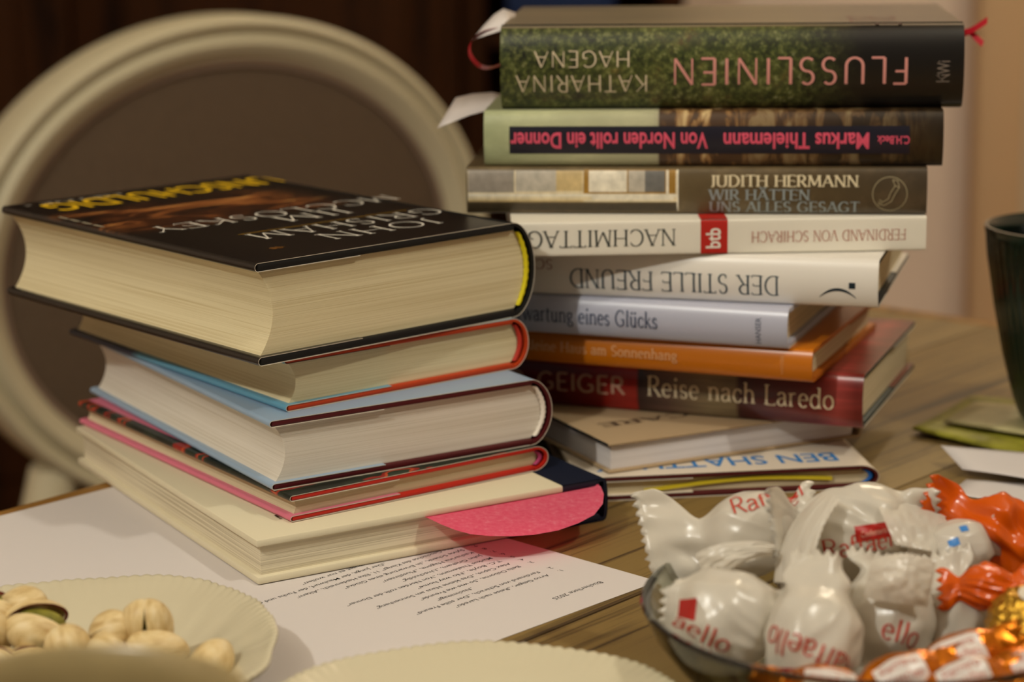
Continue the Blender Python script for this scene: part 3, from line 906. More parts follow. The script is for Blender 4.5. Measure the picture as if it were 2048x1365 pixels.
letters('round_emblem', [(ring_quads(.1993, .0100, .0078, .00035), ident)] +
        [(poly_line([(.1993 + x * .0078, .0100 + y * .0078) for x, y in pl], .00035), ident) for pl in (
            [(.15, .85), (.3, .5), (.05, .1), (-.1, -.3), (-.5, -.55), (-.7, -.5)], [(.45, .8), (.55, .4), (.3, 0), (.1, -.45), (-.3, -.7), (-.7, -.62)],
            [(.15, .85), (.45, .8)], [(-.62, -.35), (-.45, -.45)], [(.3, .5), (.55, .4)])], s3, mat('pale_emblem_ink', '#a09474', .5, .3), t)

p, a = place_right((-.01172, 1.05804), -5.84, .13)
m2b, N, L, P, c = art('pale_green_and_brown_jacket', 'Y', [(0, '#a3aa82'), (.02, '#b4b88e'), (.080, '#b0ae8c'), (.0826, '#a8a488'), (.0830, '#4a3626'), (.13, '#4a3320'), (.17, '#2c2014'), (.215, '#241a0e')], .3, (260, 45, 60), 1, .12, detail=4)
nz = noise_node(N, L, coords(N, L, (90, 130, 30), (.5, 0, 0)), 1, 4, .6, .8)
leaf = ramp(N, L, nz, [(.46, '#4a3018'), (.53, '#8e6a40'), (.64, '#c2a878')])
mk = bump01(N, L, axis_of(N, L, 'Y'), .088, .122, .006)
mk3 = math_node(N, L, 'MULTIPLY', bump01(N, L, axis_of(N, L, 'Y'), .1, .19, .03), .35)
mk2 = math_node(N, L, 'MULTIPLY', math_node(N, L, 'GREATER_THAN', nz, .47), math_node(N, L, 'MAXIMUM', mk, mk3))
L.new(mixc(N, L, mk2, c, leaf), P.inputs['Base Color'])
t, sp, tp = book('half pale green, half brown book with pink lettering, second from top of the right stack', (p[0], p[1], TZ + .1499), a, .13, .2148, .0263,
                 board='blue_dark', jacket=m2b, bulge=.003, pages='page_warm', r=.005, jacket_in='blue_dark')
s2 = lambda y, z, l: sp(y, z, l)
patches('dark_band', s2, [(.0122, .1993, .0063, .0193, 0)], [mat('blue_black_band', '#1e1c28', .3, .5)], t)
letters('lettering', [
    (sans_text('Von Norden rollt ein Donner', .0072, .0932, .022, 3), flip_at(.1058, .0162)),
    (sans_text('Markus Thielemann', .0072, .0675, .022, 3), flip_at(.1806, .0160)),
    (sans_text('C.H.Beck', .0036, .0150, .02), flip_at(.1993, .0146))], lambda y, z, l: sp(y, z, 6e-5), mat('pink_ink', '#d9536c', .45, .4), t)

p, a = place_right((-.00344, 1.06217), -5.15, .1333)
m, N, L, P = newmat('mossy_river_jacket')
v = coords(N, L)
n1, n2, n3 = noise_node(N, L, v, 330, 4, .75), noise_node(N, L, v, 70, 5, .65), noise_node(N, L, v, 900, 2, .6)
c1 = ramp(N, L, n1, [(.36, '#0e0f07'), (.46, '#2c3216'), (.54, '#565f2a'), (.62, '#8a8a52'), (.72, '#b4b498')])
c2 = ramp(N, L, n2, [(.35, '#17180c'), (.5, '#3c4420'), (.62, '#59592f'), (.72, '#6e4a22')])
cm = mixc(N, L, .5, c1, c2)
fade = N.new('ShaderNodeMapRange')
fade.interpolation_type = 'SMOOTHSTEP'
fade.inputs[1].default_value = .125
fade.inputs[2].default_value = .172
L.new(axis_of(N, L, 'Y'), fade.inputs[0])
cm = mixc(N, L, fade.outputs[0], cm, '#15110e')
top1 = math_node(N, L, 'MULTIPLY', math_node(N, L, 'GREATER_THAN', axis_of(N, L, 'Z'), .0382), math_node(N, L, 'LESS_THAN', axis_of(N, L, 'X'), .1318))
mist = ramp(N, L, math_node(N, L, 'MULTIPLY', axis_of(N, L, 'Y'), 4.6), [(0, '#8d8270'), (.35, '#857a62'), (.62, '#6c6240'), (.85, '#453a2a')])
mist = mixc(N, L, .55, mist, ramp(N, L, noise_node(N, L, coords(N, L, (30, 8, 8)), 1, 4), [(.3, '#5c5646'), (.7, '#a59a84')]), 'OVERLAY')
cm = mixc(N, L, top1, cm, mist)
L.new(cm, P.inputs['Base Color'])
P.inputs['Roughness'].default_value = .32
P.inputs['Specular IOR Level'].default_value = .55
t, sp, tp = book('thick mossy green book with pink title lettering, topmost of the right stack', (p[0], p[1], TZ + .1763), a, .1333, .2161, .0390,
                 board='teal_board', jacket=m, bulge=.0035, pages='page_warm', r=.007, flat_n=4)
s1 = lambda y, z, l: sp(y, z, l)
letters('title_lettering', [(pen_text('FLUSSLINIEN', .0122, .1105, .10, .085, False, .14), flip_at(.1912, .0240))], s1, mat('rose_ink', '#cf8d84', .5, .3), t)
letters('author_lettering', [(pen_text('KATHARINA', .0078, .0625, .09, .075, False, .1), flip_at(.0698, .0164)), (pen_text('HAGENA', .0074, .0455, .09, .075, False, .1), flip_at(.0616, .0277))], s1, mat('sand_ink', '#c9b89c', .5, .3), t)
letters('publisher_lettering', [(pen_text('K', .0062, None, .07, .06, False), rise_at(.2096, .0120)), (sans_text('iWi', .0058, .0068), rise_at(.2096, .0155))], s1, mat('dim_grey_ink', '#7c7066', .5, .3), t)
letters('cover_lettering', [(pen_text('FLUSS', .022, .055, .08, .07, False), lambda x, y, wd: (.1325 - x * .9, .165 + y))], lambda x, y, l: tp(x, y, l), mat('dull_rose_ink', '#7d5a50', .5, .3), t)
t1, loc1, rot1 = t, (p[0], p[1], TZ + .1763), a
# ribbon marker of the topmost book (built where it hangs, then parented)
M['red_ribbon'] = mat('red_satin', '#b01226', .35, .5)
inv = (Matrix.Translation(loc1) @ Matrix.Rotation(rot1, 4, 'Z')).inverted()
def ribbon(name, pts, wv, m, parent):
    V = []
    P_ = [Vector(q) for q in pts]
    dense = []
    for i in range(len(P_) - 1):
        p0, p1, p2, p3 = P_[max(0, i - 1)], P_[i], P_[i + 1], P_[min(len(P_) - 1, i + 2)]
        for k in range(6):
            u = k / 6
            dense.append(.5 * ((2 * p1) + (p2 - p0) * u + (2 * p0 - 5 * p1 + 4 * p2 - p3) * u * u + (3 * p1 - p0 - 3 * p2 + p3) * u ** 3))
    dense.append(P_[-1])
    for q in dense:
        for s in (-.5, .5):
            g = Vector(q) + Vector(wv) * s + Vector((0, 0, TZ))
            V.append(inv @ g if parent else g)
    return mesh(name, V, grid_faces(len(dense), 2), m, parent, smooth='all')
ribbon('ribbon_marker', [(.002, 1.115, .2105), (-.003, 1.10, .2113), (-.0098, 1.095, .2108), (-.0154, 1.09, .2089), (-.0183, 1.085, .2051), (-.018, 1.08, .2007), (-.0142, 1.075, .1964), (-.0092, 1.073, .1951), (-.0025, 1.078, .1965), (.003, 1.085, .198)], (.0014, -.0060, .0024), M['red_ribbon'], t1)
ribbon('ribbon_end', [(.2235, 1.11, .2045), (.2272, 1.105, .2067), (.2310, 1.102, .2095), (.2345, 1.10, .2123)], (.0005, .002, .0032), M['red_ribbon'], t1)
ribbon('ribbon_end', [(.2235, 1.112, .2050), (.2272, 1.108, .2062), (.2300, 1.104, .2035), (.2327, 1.10, .2007)], (.0012, .001, .0028), M['red_ribbon'], t1)
def sheet_thing(name, rows, label, cat, m, th=.0002):
    V = [Vector(q) + Vector((0, 0, TZ)) for r_ in rows for q in r_]
    o = mesh(name, V, grid_faces(len(rows), len(rows[0])), m, None, smooth='all')
    md = o.modifiers.new('thickness', 'SOLIDIFY')
    md.thickness = th
    md.offset = 0
    return tag(o, label, cat)
sheet_thing('paper_slip', [[(.004, 1.135, .2165), (.004, 1.09, .2115)], [(-.002, 1.128, .2190), (-.004, 1.088, .2112)], [(-.0065, 1.118, .2170), (-.010, 1.088, .2095)], [(-.012, 1.11, .2120), (-.0172, 1.087, .2072)]],
            'white paper slip curling out of the topmost mossy book beside its red ribbon', 'bookmark', M['paper'])
sheet_thing('paper_slip', [[(.002, 1.13, .1745), (.002, 1.078, .1735)], [(-.008, 1.126, .1775), (-.0085, 1.076, .1748)], [(-.018, 1.123, .1772), (-.019, 1.0755, .1722)], [(-.0265, 1.12, .1757), (-.0275, 1.075, .1690)], [(-.030, 1.10, .1712), (-.0345, 1.075, .1662)]],
            'white paper slip drooping out of the pale green book, second from top', 'bookmark', M['paper'])

# ------------------------------------------------------------ papers on the table
PC, PE1, PE2 = Vector((.0592, .8835, 0)), Vector((-.7009, -.7133, 0)), Vector((-.7133, .7009, 0))
pz = TZ + .0001
PL = .286
sheet = box('paper_sheet', (0, 0, 0), (.21, PL, .00015), M['paper'])
# local x along the reading direction, local y up the page after a half turn of the sheet
sheet.matrix_world = Matrix(((PE1.x, -PE2.x, 0, PC.x + PE2.x * PL), (PE1.y, -PE2.y, 0, PC.y + PE2.y * PL), (0, 0, 1, pz), (0, 0, 0, 1)))
tag(sheet, 'printed white sheet with the list of titles lying under the left book stack', 'paper')
rows = ['Arno Geiger, „Reise nach Laredo“', 'Ferdinand von Schirach, „Der stille Freund“', '„Nachmittage“', 'Bella Osborne, „So was wie Freunde“', 'Alex Capus, „Das kleine Haus am Sonnenhang“', 'T.C. Boyle, „No way home“',
        'Markus Thielemann, „Von Norden rollt der Donner“', 'John Grisham, „Unschuldig“', 'Katharina Hagena, „Flusslinien“', 'Sylvie Schenk, „In Erwartung eines Glücks“', '„Die Geschichte des Klangs“ 11. Elke Heidenreich, „Altern“', '„Der Junge, der Maulwurf, der Fuchs und das Pferd“', '„du musst es nur wollen“']
nums = ['1.', '2.', None, '3.', '4.', '5.', '6.', '7.', '8.', '9.', '10.', None, None]
wid = [.0545, .071, .0205, .058, .077, .049, .083, .047, .053, .069, .090, .084, .042]
T_ = [(sans_text('Bücherliste 2025', .0026, .029), up_at(.0165, PL - .0180))]
for i, (r_, n_, w_) in enumerate(zip(rows, nums, wid)):
    y = PL - .0405 - i * .00565
    x = .0245 if n_ or i == 2 else .060
    if i == 2: x = .058
    T_.append((sans_text(r_, .0023, w_, .004), up_at(x, y)))
    if n_: T_.append((sans_text(n_, .0023, None, .004), up_at(.0165, y)))
letters('printed_text', T_, lambda x, y, l: (x, y, .00020), M['paper_ink'], sheet)

def soft_sheet(name, pts, th, m, label, cat, kids=None):
    """pts: rows of points"""
    o = mesh(name, [Vector((x, y, z + TZ)) for r_ in pts for (x, y, z) in r_], grid_faces(len(pts), len(pts[0])), m, None, smooth='all')
    md = o.modifiers.new('thickness', 'SOLIDIFY'); md.thickness = th; md.offset = 1
    return tag(o, label, cat)
def bil(c00, c10, c01, c11, nu, nv, fz):
    out = []
    for i in range(nu + 1):
        row = []
        for j in range(nv + 1):
            u, v = i / nu, j / nv
            q = [c00[k] * (1 - u) * (1 - v) + c10[k] * u * (1 - v) + c01[k] * (1 - u) * v + c11[k] * u * v for k in (0, 1)]
            row.append((q[0], q[1], fz(u, v)))
        out.append(row)
    return out
M['lime'] = mat('yellow_green_print', '#8f8b2e', .5, .3, var=.35, vscale=70)
soft_sheet('paper_napkin', bil((.2045, 1.108), (.262, 1.050), (.250, 1.185), (.345, 1.13), 12, 12, lambda u, v: .0006 + .0030 * (1 - u) * (1 - v) ** 2 + .001 * math.sin(u * 5) * v), .0012, M['lime'],
           'yellow green folded paper napkin under the dark green cup', 'napkin')
M['pale_lime'] = mat('pale_green_print', '#b3aa7c', .5, .3, var=.2, vscale=60)
soft_sheet('paper_napkin', bil((.222, 1.115), (.275, 1.075), (.246, 1.155), (.32, 1.115), 8, 8, lambda u, v: .0052 + .0008 * math.sin(4 * u) * v), .0008, M['pale_lime'],
           'pale patterned napkin lying on the yellow green one beneath the cup', 'napkin')
soft_sheet('paper_sheet', bil((.2030, 1.0030), (.270, .955), (.2160, 1.0260), (.300, .99), 10, 8, lambda u, v: .0006 + .002 * v * u), .0002, M['paper'],
           'loose white sheet underneath the curled white page at the right edge', 'paper')
soft_sheet('paper_sheet', bil((.2150, 1.0320), (.272, .978), (.2085, 1.0540), (.305, 1.035), 10, 8, lambda u, v: .0038 + .006 * (1 - u) ** 2 * v + .002 * math.sin(u * 3)), .0002, M['paper'],
           'curled white page on top of another, behind the orange foil sweet', 'paper')

# pink sticky note between the pages of the lowest left book
a5 = R(30.02)
f5, o5, A5 = Vector((math.cos(a5), math.sin(a5), 0)), Vector((math.sin(a5), -math.cos(a5), 0)), Vector((-.10692, .88432, TZ))
prof = [(.0790, .0010), (.0805, .012), (.0830, .0195), (.0870, .0258), (.094, .0300), (.104, .0325), (.114, .0332), (.126, .0330), (.137, .0315), (.147, .0285), (.156, .0215), (.162, .0130), (.1655, .005), (.1665, .001)]
V = []
for k, (vv, om) in enumerate(prof):
    for j in range(9):
        q = j / 8
        out = -.0028 + (om + .0028) * q
        z = .0166 - .0034 * (max(0, out) / .03) ** 1.6 + .0009 * math.sin(vv * 90) * q + .001 * max(0, (vv - .15) / .017) * q
        g = A5 + f5 * vv + o5 * out + Vector((0, 0, z))
        V.append(g)
m, N, L, P = newmat('pink_sticky_paper')
tcn = noise_node(N, L, coords(N, L), 420, 3, .6)
cc = ramp(N, L, tcn, [(.35, '#ee5a7c'), (.6, '#f4708c'), (.8, '#f8a0b0')])
L.new(cc, P.inputs['Base Color'])
P.inputs['Roughness'].default_value = .75
tr = N.new('ShaderNodeBsdfTranslucent')
tr.inputs['Color'].default_value = lin('#f24468')
mx = N.new('ShaderNodeMixShader')
mx.inputs[0].default_value = .38
L.new(P.outputs[0], mx.inputs[1])
L.new(tr.outputs[0], mx.inputs[2])
L.new(mx.outputs[0], N['Material Output'].inputs[0])
note = mesh('sticky_note', V, grid_faces(len(prof), 9), m, None, smooth='all')
tag(note, 'bright pink sticky note poking out of the lowest book of the left stack', 'note')

# ------------------------------------------------------------ plates, bowl, cups
M['china'] = mat('cream_glazed_china', '#c6bda2', .25, .5, coat=.2)
def plate(name, cx, cy, rfun, label, z_rim=.019, beads=110):
    n = 720
    prof = [(0, .0035), (.3, .0035), (.52, .0037), (.58, .0045), (.64, .0072), (.72, .0110), (.82, .0145), (.92, .0172), (.965, .0185), (.985, z_rim), (1.0, z_rim - .0003), (1.003, z_rim - .0014), (.985, z_rim - .0026), (.92, .0138), (.82, .0108), (.72, .0072), (.64, .0034), (.60, .0016), (.585, 0), (.545, 0), (.53, .0012), (0, .0012)]
    V = []
    for k, (q, z) in enumerate(prof):
        for j in range(n):
            a = 2 * math.pi * j / n
            rr = rfun(a) * q if q > .6 else (rfun(a) * q * (q / .6) + .072 * q * (1 - q / .6))
            zz = z
            if 5 <= k <= 8:
                zz += (.0007 * math.sin(a * 6 + 2.2 * math.sin(q * 14)) * math.sin((q - .6) * 16) + .0003 * math.sin(a * 22 + q * 40) * (math.sin(a * 3) > .2))
            if 8 <= k <= 11:
                b = abs(math.sin(a * beads / 2))
                zz += .0005 * b
                rr += .0004 * b
            V.append((rr * math.cos(a), rr * math.sin(a), zz))
    o = mesh(name, V, grid_faces(len(prof), n, True), M['china'], None, smooth=60, loc=(cx, cy, TZ + .0003))
    return tag(o, label, 'plate')
knots = [(-180, .080), (-120, .078), (-60, .074), (-23, .0713), (-3, .0674), (14.6, .0687), (26, .0701), (44, .0738), (56.6, .0762), (67, .0794), (78, .0803), (96.7, .0765), (111, .0778), (124.6, .0818), (150, .081), (180, .080)]
def r1(a):
    d = math.degrees((a + math.pi) % (2 * math.pi) - math.pi)
    for (a0, q0), (a1, q1) in zip(knots, knots[1:]):
        if a0 <= d <= a1:
            u = (d - a0) / (a1 - a0)
            u = u * u * (3 - 2 * u)
            return q0 + (q1 - q0) * u
    return .08
plate('china_plate', -.155, .765, r1, 'cream china plate with beaded rim holding the pistachios')
plate('china_plate', -.0145, .6855, lambda a: .0775 * (1 + .012 * math.cos(8 * a)), 'empty cream china plate with beaded rim at the front edge')

m, N, L, P = newmat('smoky_glass')
P.inputs['Base Color'].default_value = lin('#d2d5c6')
P.inputs['Roughness'].default_value = .04
P.inputs['Transmission Weight'].default_value = 1
P.inputs['IOR'].default_value = 1.48
M['glass'] = m
BX, BY_ = .1275, .753
gl = lathe('glass_bowl', [(.0005, .0015), (.03, .0012), (.042, .0), (.047, .0006), (.058, .005), (.072, .0165), (.0795, .027), (.0825, .0345), (.0833, .0362), (.0826, .0374), (.0812, .0372), (.0795, .0345), (.0762, .0275), (.0685, .0175), (.055, .0075), (.044, .0045), (.03, .0042), (.0005, .0042)], M['glass'], None, 128, (BX, BY_, TZ + .0002))
tag(gl, 'smoky grey glass bowl full of wrapped sweets', 'bowl')

m, N, L, P = newmat('dark_green_glaze')
P.inputs['Base Color'].default_value = lin('#10241a')
P.inputs['Roughness'].default_value = .18
P.inputs['Coat Weight'].default_value = .4
M['green_glaze'] = m
cup = empty('ribbed_cup', (.2845, 1.112, TZ + .0068), 0, 'dark green ribbed ceramic cup on the yellow green napkins', 'cup')
def ribs(p_, r_, a, z):
    k = 1 + (.018 * abs(math.sin(24 * a)) - .009) * (1 if .006 < z < .094 and r_ > .02 else 0)
    return [p_[0] * k, p_[1] * k, z]
lathe('cup_body', [(.0005, .001), (.018, .001), (.022, 0), (.0245, .003), (.0275, .012), (.0335, .035), (.0385, .060), (.0425, .085), (.0440, .096), (.0447, .1003), (.0445, .1012), (.0432, .1014), (.0422, .1005), (.0415, .095)], M['green_glaze'], cup, 384, None, ribs)
lathe('cup_interior', [(.0415, .095), (.0400, .085), (.0360, .060), (.0310, .035), (.0250, .012), (.0005, .008)], mat('black_green_glaze', '#0b120e', .15, .5), cup, 96)

M['olive_glaze'] = mat('olive_glaze', '#94825a', .3, .5, var=.12, vscale=40)
mug = empty('olive_cup', (-.1135, .5235, TZ + .0001), 0, 'blurred olive brown cup at the very front beside the pistachio plate', 'cup')
mug.scale = (1.06, 1.06, .972)
lathe('cup_body', [(.0005, .002), (.024, .002), (.027, 0), (.030, .003), (.036, .012), (.041, .030), (.0435, .055), (.0452, .080), (.0456, .0915), (.0452, .0932), (.0440, .0936), (.0428, .0925), (.0422, .085), (.0405, .055), (.0380, .030), (.033, .013), (.0005, .008)], M['olive_glaze'], mug, 96)
bm = bmesh.new()
pth = [(-.0425, .078), (-.058, .080), (-.068, .068), (-.069, .05), (-.060, .034), (-.0415, .028)]
V = []
for i in range(31):
    u = i / 30 * 5
    k = min(4, int(u)); f_ = u - k
    p0, p1, p2, p3 = (Vector(pth[max(0, min(5, k + d_))]) for d_ in (-1, 0, 1, 2))
    q = .5 * ((2 * p1) + (p2 - p0) * f_ + (2 * p0 - 5 * p1 + 4 * p2 - p3) * f_ * f_ + (3 * p1 - p0 - 3 * p2 + p3) * f_ ** 3)
    for j in range(10):
        b = 2 * math.pi * j / 10
        V.append((q.x * .8 + .0035 * math.cos(b) * .7, q.x * .6 + .006 * math.sin(b), q.y + .0035 * math.cos(b)))
mesh('handle', V, grid_faces(31, 10, True), M['olive_glaze'], mug, smooth='all')

# ------------------------------------------------------------ pistachios
def shell_mat():
    m, N, L, P = newmat('pistachio_shell')
    n = noise_node(N, L, coords(N, L, (120, 120, 500)), 1, 4, .6)
    L.new(ramp(N, L, n, [(.3, '#b0915c'), (.5, '#d3bb88'), (.75, '#e2d2ac')]), P.inputs['Base Color'])
    P.inputs['Roughness'].default_value = .5
    return m
M['shell'] = shell_mat()
M['kernel'] = mat('pistachio_kernel', '#7a7426', .6, .3, var=.4, vscale=250)
M['skin'] = mat('pistachio_skin', '#6e2c24', .6, .3)
def half_shell(name, open_ang, side, parent):
    V = []
    nu, nv = 18, 14
    Lx, Ry, Rz = .0098, .0064, .0066
    for layer in (0, 1):
        s = 1 - .11 * layer
        for i in range(nu + 1):
            u = i / nu
            x = -math.cos(math.pi * u)
            pr = math.sqrt(max(0, 1 - x * x)) * (1 - .13 * x) + .004
            for j in range(nv + 1):
                b = math.pi * (j / nv)
                wob = 1 + .04 * noise.noise(Vector((x * 3, math.cos(b) * 2, side)))
                px, py, pzz = Lx * x * s, Ry * pr * s * math.cos(b) * wob, side * Rz * pr * s * math.sin(b) * wob
                if side > 0: c_, s_ = math.cos(open_ang), math.sin(open_ang)
                else: c_, s_ = math.cos(-open_ang), math.sin(-open_ang)
                xr, zr = (px + Lx), pzz
                V.append(((xr * c_ - zr * s_) - Lx, py, xr * s_ + zr * c_))
    k = nv + 1
    off = (nu + 1) * k
    Fc = grid_faces(nu + 1, k) + [tuple(q + off for q in f) for f in grid_faces(nu + 1, k)]
    for i in range(nu):
        for j in (0, nv):
            Fc.append((i * k + j, (i + 1) * k + j, off + (i + 1) * k + j, off + i * k + j))
    fm = [0] * (2 * nu * nv) + [1] * (2 * nu)
    return mesh(name, V, Fc, [M['shell'], M['skin']], parent, smooth=60, fm=fm)
def pistachio(open_ang):
    t = empty('pistachio', (0, 0, 0))
    half_shell('shell_half', open_ang, 1, t)
    half_shell('shell_half', open_ang, -1, t)
    V = []
    for i in range(13):
        x = -math.cos(math.pi * i / 12)
        pr = math.sqrt(max(0, 1 - x * x)) + .003
        for j in range(16):
            b = 2 * math.pi * j / 16
            V.append((.0084 * x, .0052 * pr * math.cos(b), .0052 * pr * math.sin(b)))
    mesh('kernel', V, grid_faces(13, 16, True), M['kernel'], t, smooth='all')
    return t
protos = {a_: pistachio(R(a_)) for a_ in (1.0, 9.0, 16.0)}
used = set()
nuts = [  # x, y, z, yaw, pitch, roll, opening, label
    (-.1090, .7545, .0150, 70, -20, 20, 1.0, 'round closed pistachio at the right end of the pile'),
    (-.1120, .7395, .0125, 30, 0, 100, 9.0, 'pistachio in front of the rightmost round one, shell edge towards the front'),
    (-.1300, .7650, .0165, 15, 8, 10, 1.0, 'long smooth pistachio lying level in front of the upright split one'),
    (-.1345, .7730, .0230, 95, 62, 90, 9.0, 'pistachio standing with a thin red split facing the viewer'),
    (-.1240, .7460, .0110, 10, 10, 40, 1.0, 'small pale pistachio low between the two right ones'),
    (-.1480, .7730, .0205, 120, 35, 0, 1.0, 'smooth pistachio leaning beside the red split one'),
    (-.1475, .7600, .0155, 100, 50, 30, 1.0, 'egg shaped pistachio end on in the front row'),
    (-.1610, .7640, .0185, 75, 40, 60, 1.0, 'pointed pistachio standing next to the open green one'),
    (-.1745, .7745, .0235, 12, 6, -70, 16.0, 'wide open pistachio showing its green kernel'),
    (-.1830, .7860, .0260, 150, 20, 0, 1.0, 'pale pistachio at the back behind the open green one'),
    (-.1930, .7720, .0225, 70, 35, 80, 9.0, 'tall pistachio half cut off by the left picture edge'),
    (-.1745, .7585, .0135, 35, 0, 80, 9.0, 'cracked pistachio below the open green one'),
    (-.1880, .7560, .0140, 160, 10, 100, 9.0, 'pistachio with reddish seam at the lower left of the pile'),
    (-.1960, .7820, .0255, 20, -15, 90, 16.0, 'open pistachio with dark gap at the upper left of the pile'),
    (-.1680, .7450, .0115, 110, 0, 20, 1.0, 'pistachio mostly hidden behind the olive cup'),
    (-.1900, .7430, .0120, 60, 0, 10, 1.0, 'pale pistachio lowest at the left, touching the olive cup rim'),
    (-.1545, .7460, .0110, 20, 0, 45, 1.0, 'pistachio peeping over the middle of the olive cup rim'),
]
for (x, y, z, ya, pi_, ro, op, lab) in nuts:
    if op in used: o = copy_tree(protos[op])
    else: o = protos[op]; used.add(op)
    o.location = (x, y, TZ + z)
    o.rotation_euler = (R(ro), R(pi_), R(ya))
    o.scale = (1.22, 1.22, 1.22)
    tag(o, lab, 'pistachio', 'pistachios on the beaded plate')

# ------------------------------------------------------------ sweets
def wrap_mat(name, col, rough, transl, tcol):
    m, N, L, P = newmat(name)
    P.inputs['Base Color'].default_value = lin(col)
    P.inputs['Roughness'].default_value = rough
    P.inputs['Specular IOR Level'].default_value = .5
    b = N.new('ShaderNodeBump')
    b.inputs['Strength'].default_value = .3
    b.inputs['Distance'].default_value = .0012
    L.new(noise_node(N, L, coords(N, L), 75, 2, .45, .6), b.inputs['Height'])
    L.new(b.outputs['Normal'], P.inputs['Normal'])
    if transl:
        tr = N.new('ShaderNodeBsdfTranslucent')
        tr.inputs['Color'].default_value = lin(tcol)
        mx = N.new('ShaderNodeMixShader')
        mx.inputs[0].default_value = transl
        L.new(P.outputs[0], mx.inputs[1])
        L.new(tr.outputs[0], mx.inputs[2])
        L.new(mx.outputs[0], N['Material Output'].inputs[0])
    return m
M['wrap'] = wrap_mat('white_film_wrapper', '#ddd7cb', .24, .33, '#ece4d4')
M['orange_foil'] = wrap_mat('orange_film_wrapper', '#d85a08', .2, .2, '#f07010')
M['wrap_red'] = mat('red_wrapper_ink', '#b5331f', .4, .4)
M['label_red'] = mat('red_label_ink', '#a8201a', .4, .4)
def sstep(a, b, x):
    u = max(0, min(1, (x - a) / (b - a)))
    return u * u * (3 - 2 * u)

class Candy:
    def __init__(s, c, axis, wdir, rad=.0145, left=(.018, .036, 0), right=(.018, .036, 0), seed=0, rough=.09, stretch=1.12, pleat=.0004):
        s.pleat = pleat
        s.c = Vector(c)
        s.a = Vector(axis).normalized()
        wv = Vector(wdir)
        s.w = (wv - s.a * wv.dot(s.a)).normalized()
        s.n = s.a.cross(s.w)
        s.r, s.L, s.Rr, s.seed, s.rough = rad, left, right, seed, rough
        s.core = rad * stretch
    def dims(s, t):
        ln, wd, bend = s.L if t < 0 else s.Rr
        u = abs(t)
        c = s.core
        q = min(1, u / c)
        ball = s.r * math.sqrt(max(0, 1 - .80 * q * q))
        k = sstep(c * .62, c + .006, u)
        hw = ball * (1 - k) + (s.r * .80 + (wd / 2 - s.r * .80) * sstep(c, c + ln * .75, u)) * k
        k2 = sstep(c * .60, c + .007, u)
        ht = ball * (1 - k2) + (.0016 * (1 - sstep(c, c + ln, u)) + .0004) * k2
        b = bend * max(0, (u - c * .8) / max(ln, 1e-4)) ** 1.6 * ln
        return hw, ht, b, k
    def P(s, t, ph, ex=0, tz=0):
        hw, ht, b, k = s.dims(t)
        cw, sn = math.cos(ph), math.sin(ph)
        d = noise.noise(Vector((t * 95 + s.seed * 7.3, cw * 1.6, sn * 1.6 + s.seed)))
        d2 = abs(noise.noise(Vector((t * 75 + s.seed * 3.1 + cw, cw * 1.7 + t * 40, sn * 1.7 + 9 + s.seed))))
        g = 1 + s.rough * (d * 1.2 - d2 * 1.4) * (1 - .85 * k)
        x = (hw * g + ex) * cw
        y = (ht * g + ex) * sn
        y += k * s.pleat * math.sin(x * 620 + s.seed * 2 + t * 90 + 3 * noise.noise(Vector((x * 60, t * 60, s.seed))))
        y += k * .0065 * noise.noise(Vector((x * 55, t * 45, s.seed * 5.5))) + k * .004 * (abs(noise.noise(Vector((x * 80 + t * 60, t * 30, s.seed * 2.5)))) - .2)
        return s.c + s.a * (t + tz) + s.w * x + s.n * (y + b)
    def build(s, name, m, parent):
        nph = 112
        ts = []
        for sg, (ln, wd, bd) in ((-1, s.L), (1, s.Rr)):
            e = s.core + ln
            seq = [e * q / 26 for q in range(0 if sg < 0 else 1, 27)]
            ts = [sg * x for x in seq][::-1] + ts if sg < 0 else ts + seq
        V = []
        n = len(ts)
        for i, t in enumerate(ts):
            for j in range(nph):
                ph = 2 * math.pi * j / nph
                tz = 0
                if i in (0, n - 1):
                    hw = s.dims(t)[0]
                    x = hw * math.cos(ph)
                    u = (x / .0034) % 1
                    tz = (abs(u - .5) * 2) * .0026 * (1 if t > 0 else -1)
                V.append(s.P(t, ph, 0, tz))
        Fc = grid_faces(n, nph, True)
        half = nph // 2
        for e in (0, (n - 1) * nph):
            Fc += [(e, e + 1, e + nph - 1), (e + half - 1, e + half, e + half + 1)]
            for j in range(1, half - 1):
                Fc.append((e + j, e + j + 1, e + nph - j - 1, e + nph - j))
        return mesh(name, V, Fc, m, parent, smooth='all')
    def text(s, name, txts, m, parent):
        """txts: (text, height, width, t0, ph0, direction, kind)"""
        V, Fc = [], []
        for (tx, ex) in txts:
            (v, f, wd), (t0, ph0, ang) = tx, ex
            b = len(V)
            ca, sa = math.cos(ang), math.sin(ang)
            for x, y, l in v:
                xx, yy = x - wd / 2, y
                u, q = xx * ca - yy * sa, xx * sa + yy * ca
                t = max(-s.core * 1.3, min(s.core * 1.3, t0 + u))
                V.append(s.P(t, ph0 - q / s.r, .00055 + l * 3e-6))
            Fc += [tuple(i + b for i in g) for g in f]
        me = bpy.data.meshes.new(name)
        me.from_pydata(V, [], Fc)
        me.materials.append(m)
        o = bpy.data.objects.new(name, me)
        COL.objects.link(o)
        o.parent = parent
        return o
    def patch(s, name, t0, t1, p0, p1, m, parent, ex=.00022):
        n = 14
        V = [s.P(t0 + (t1 - t0) * i / n, p0 + (p1 - p0) * j / n, ex) for i in range(n + 1) for j in range(n + 1)]
        return mesh(name, V, grid_faces(n + 1, n + 1), m, parent, smooth='all')

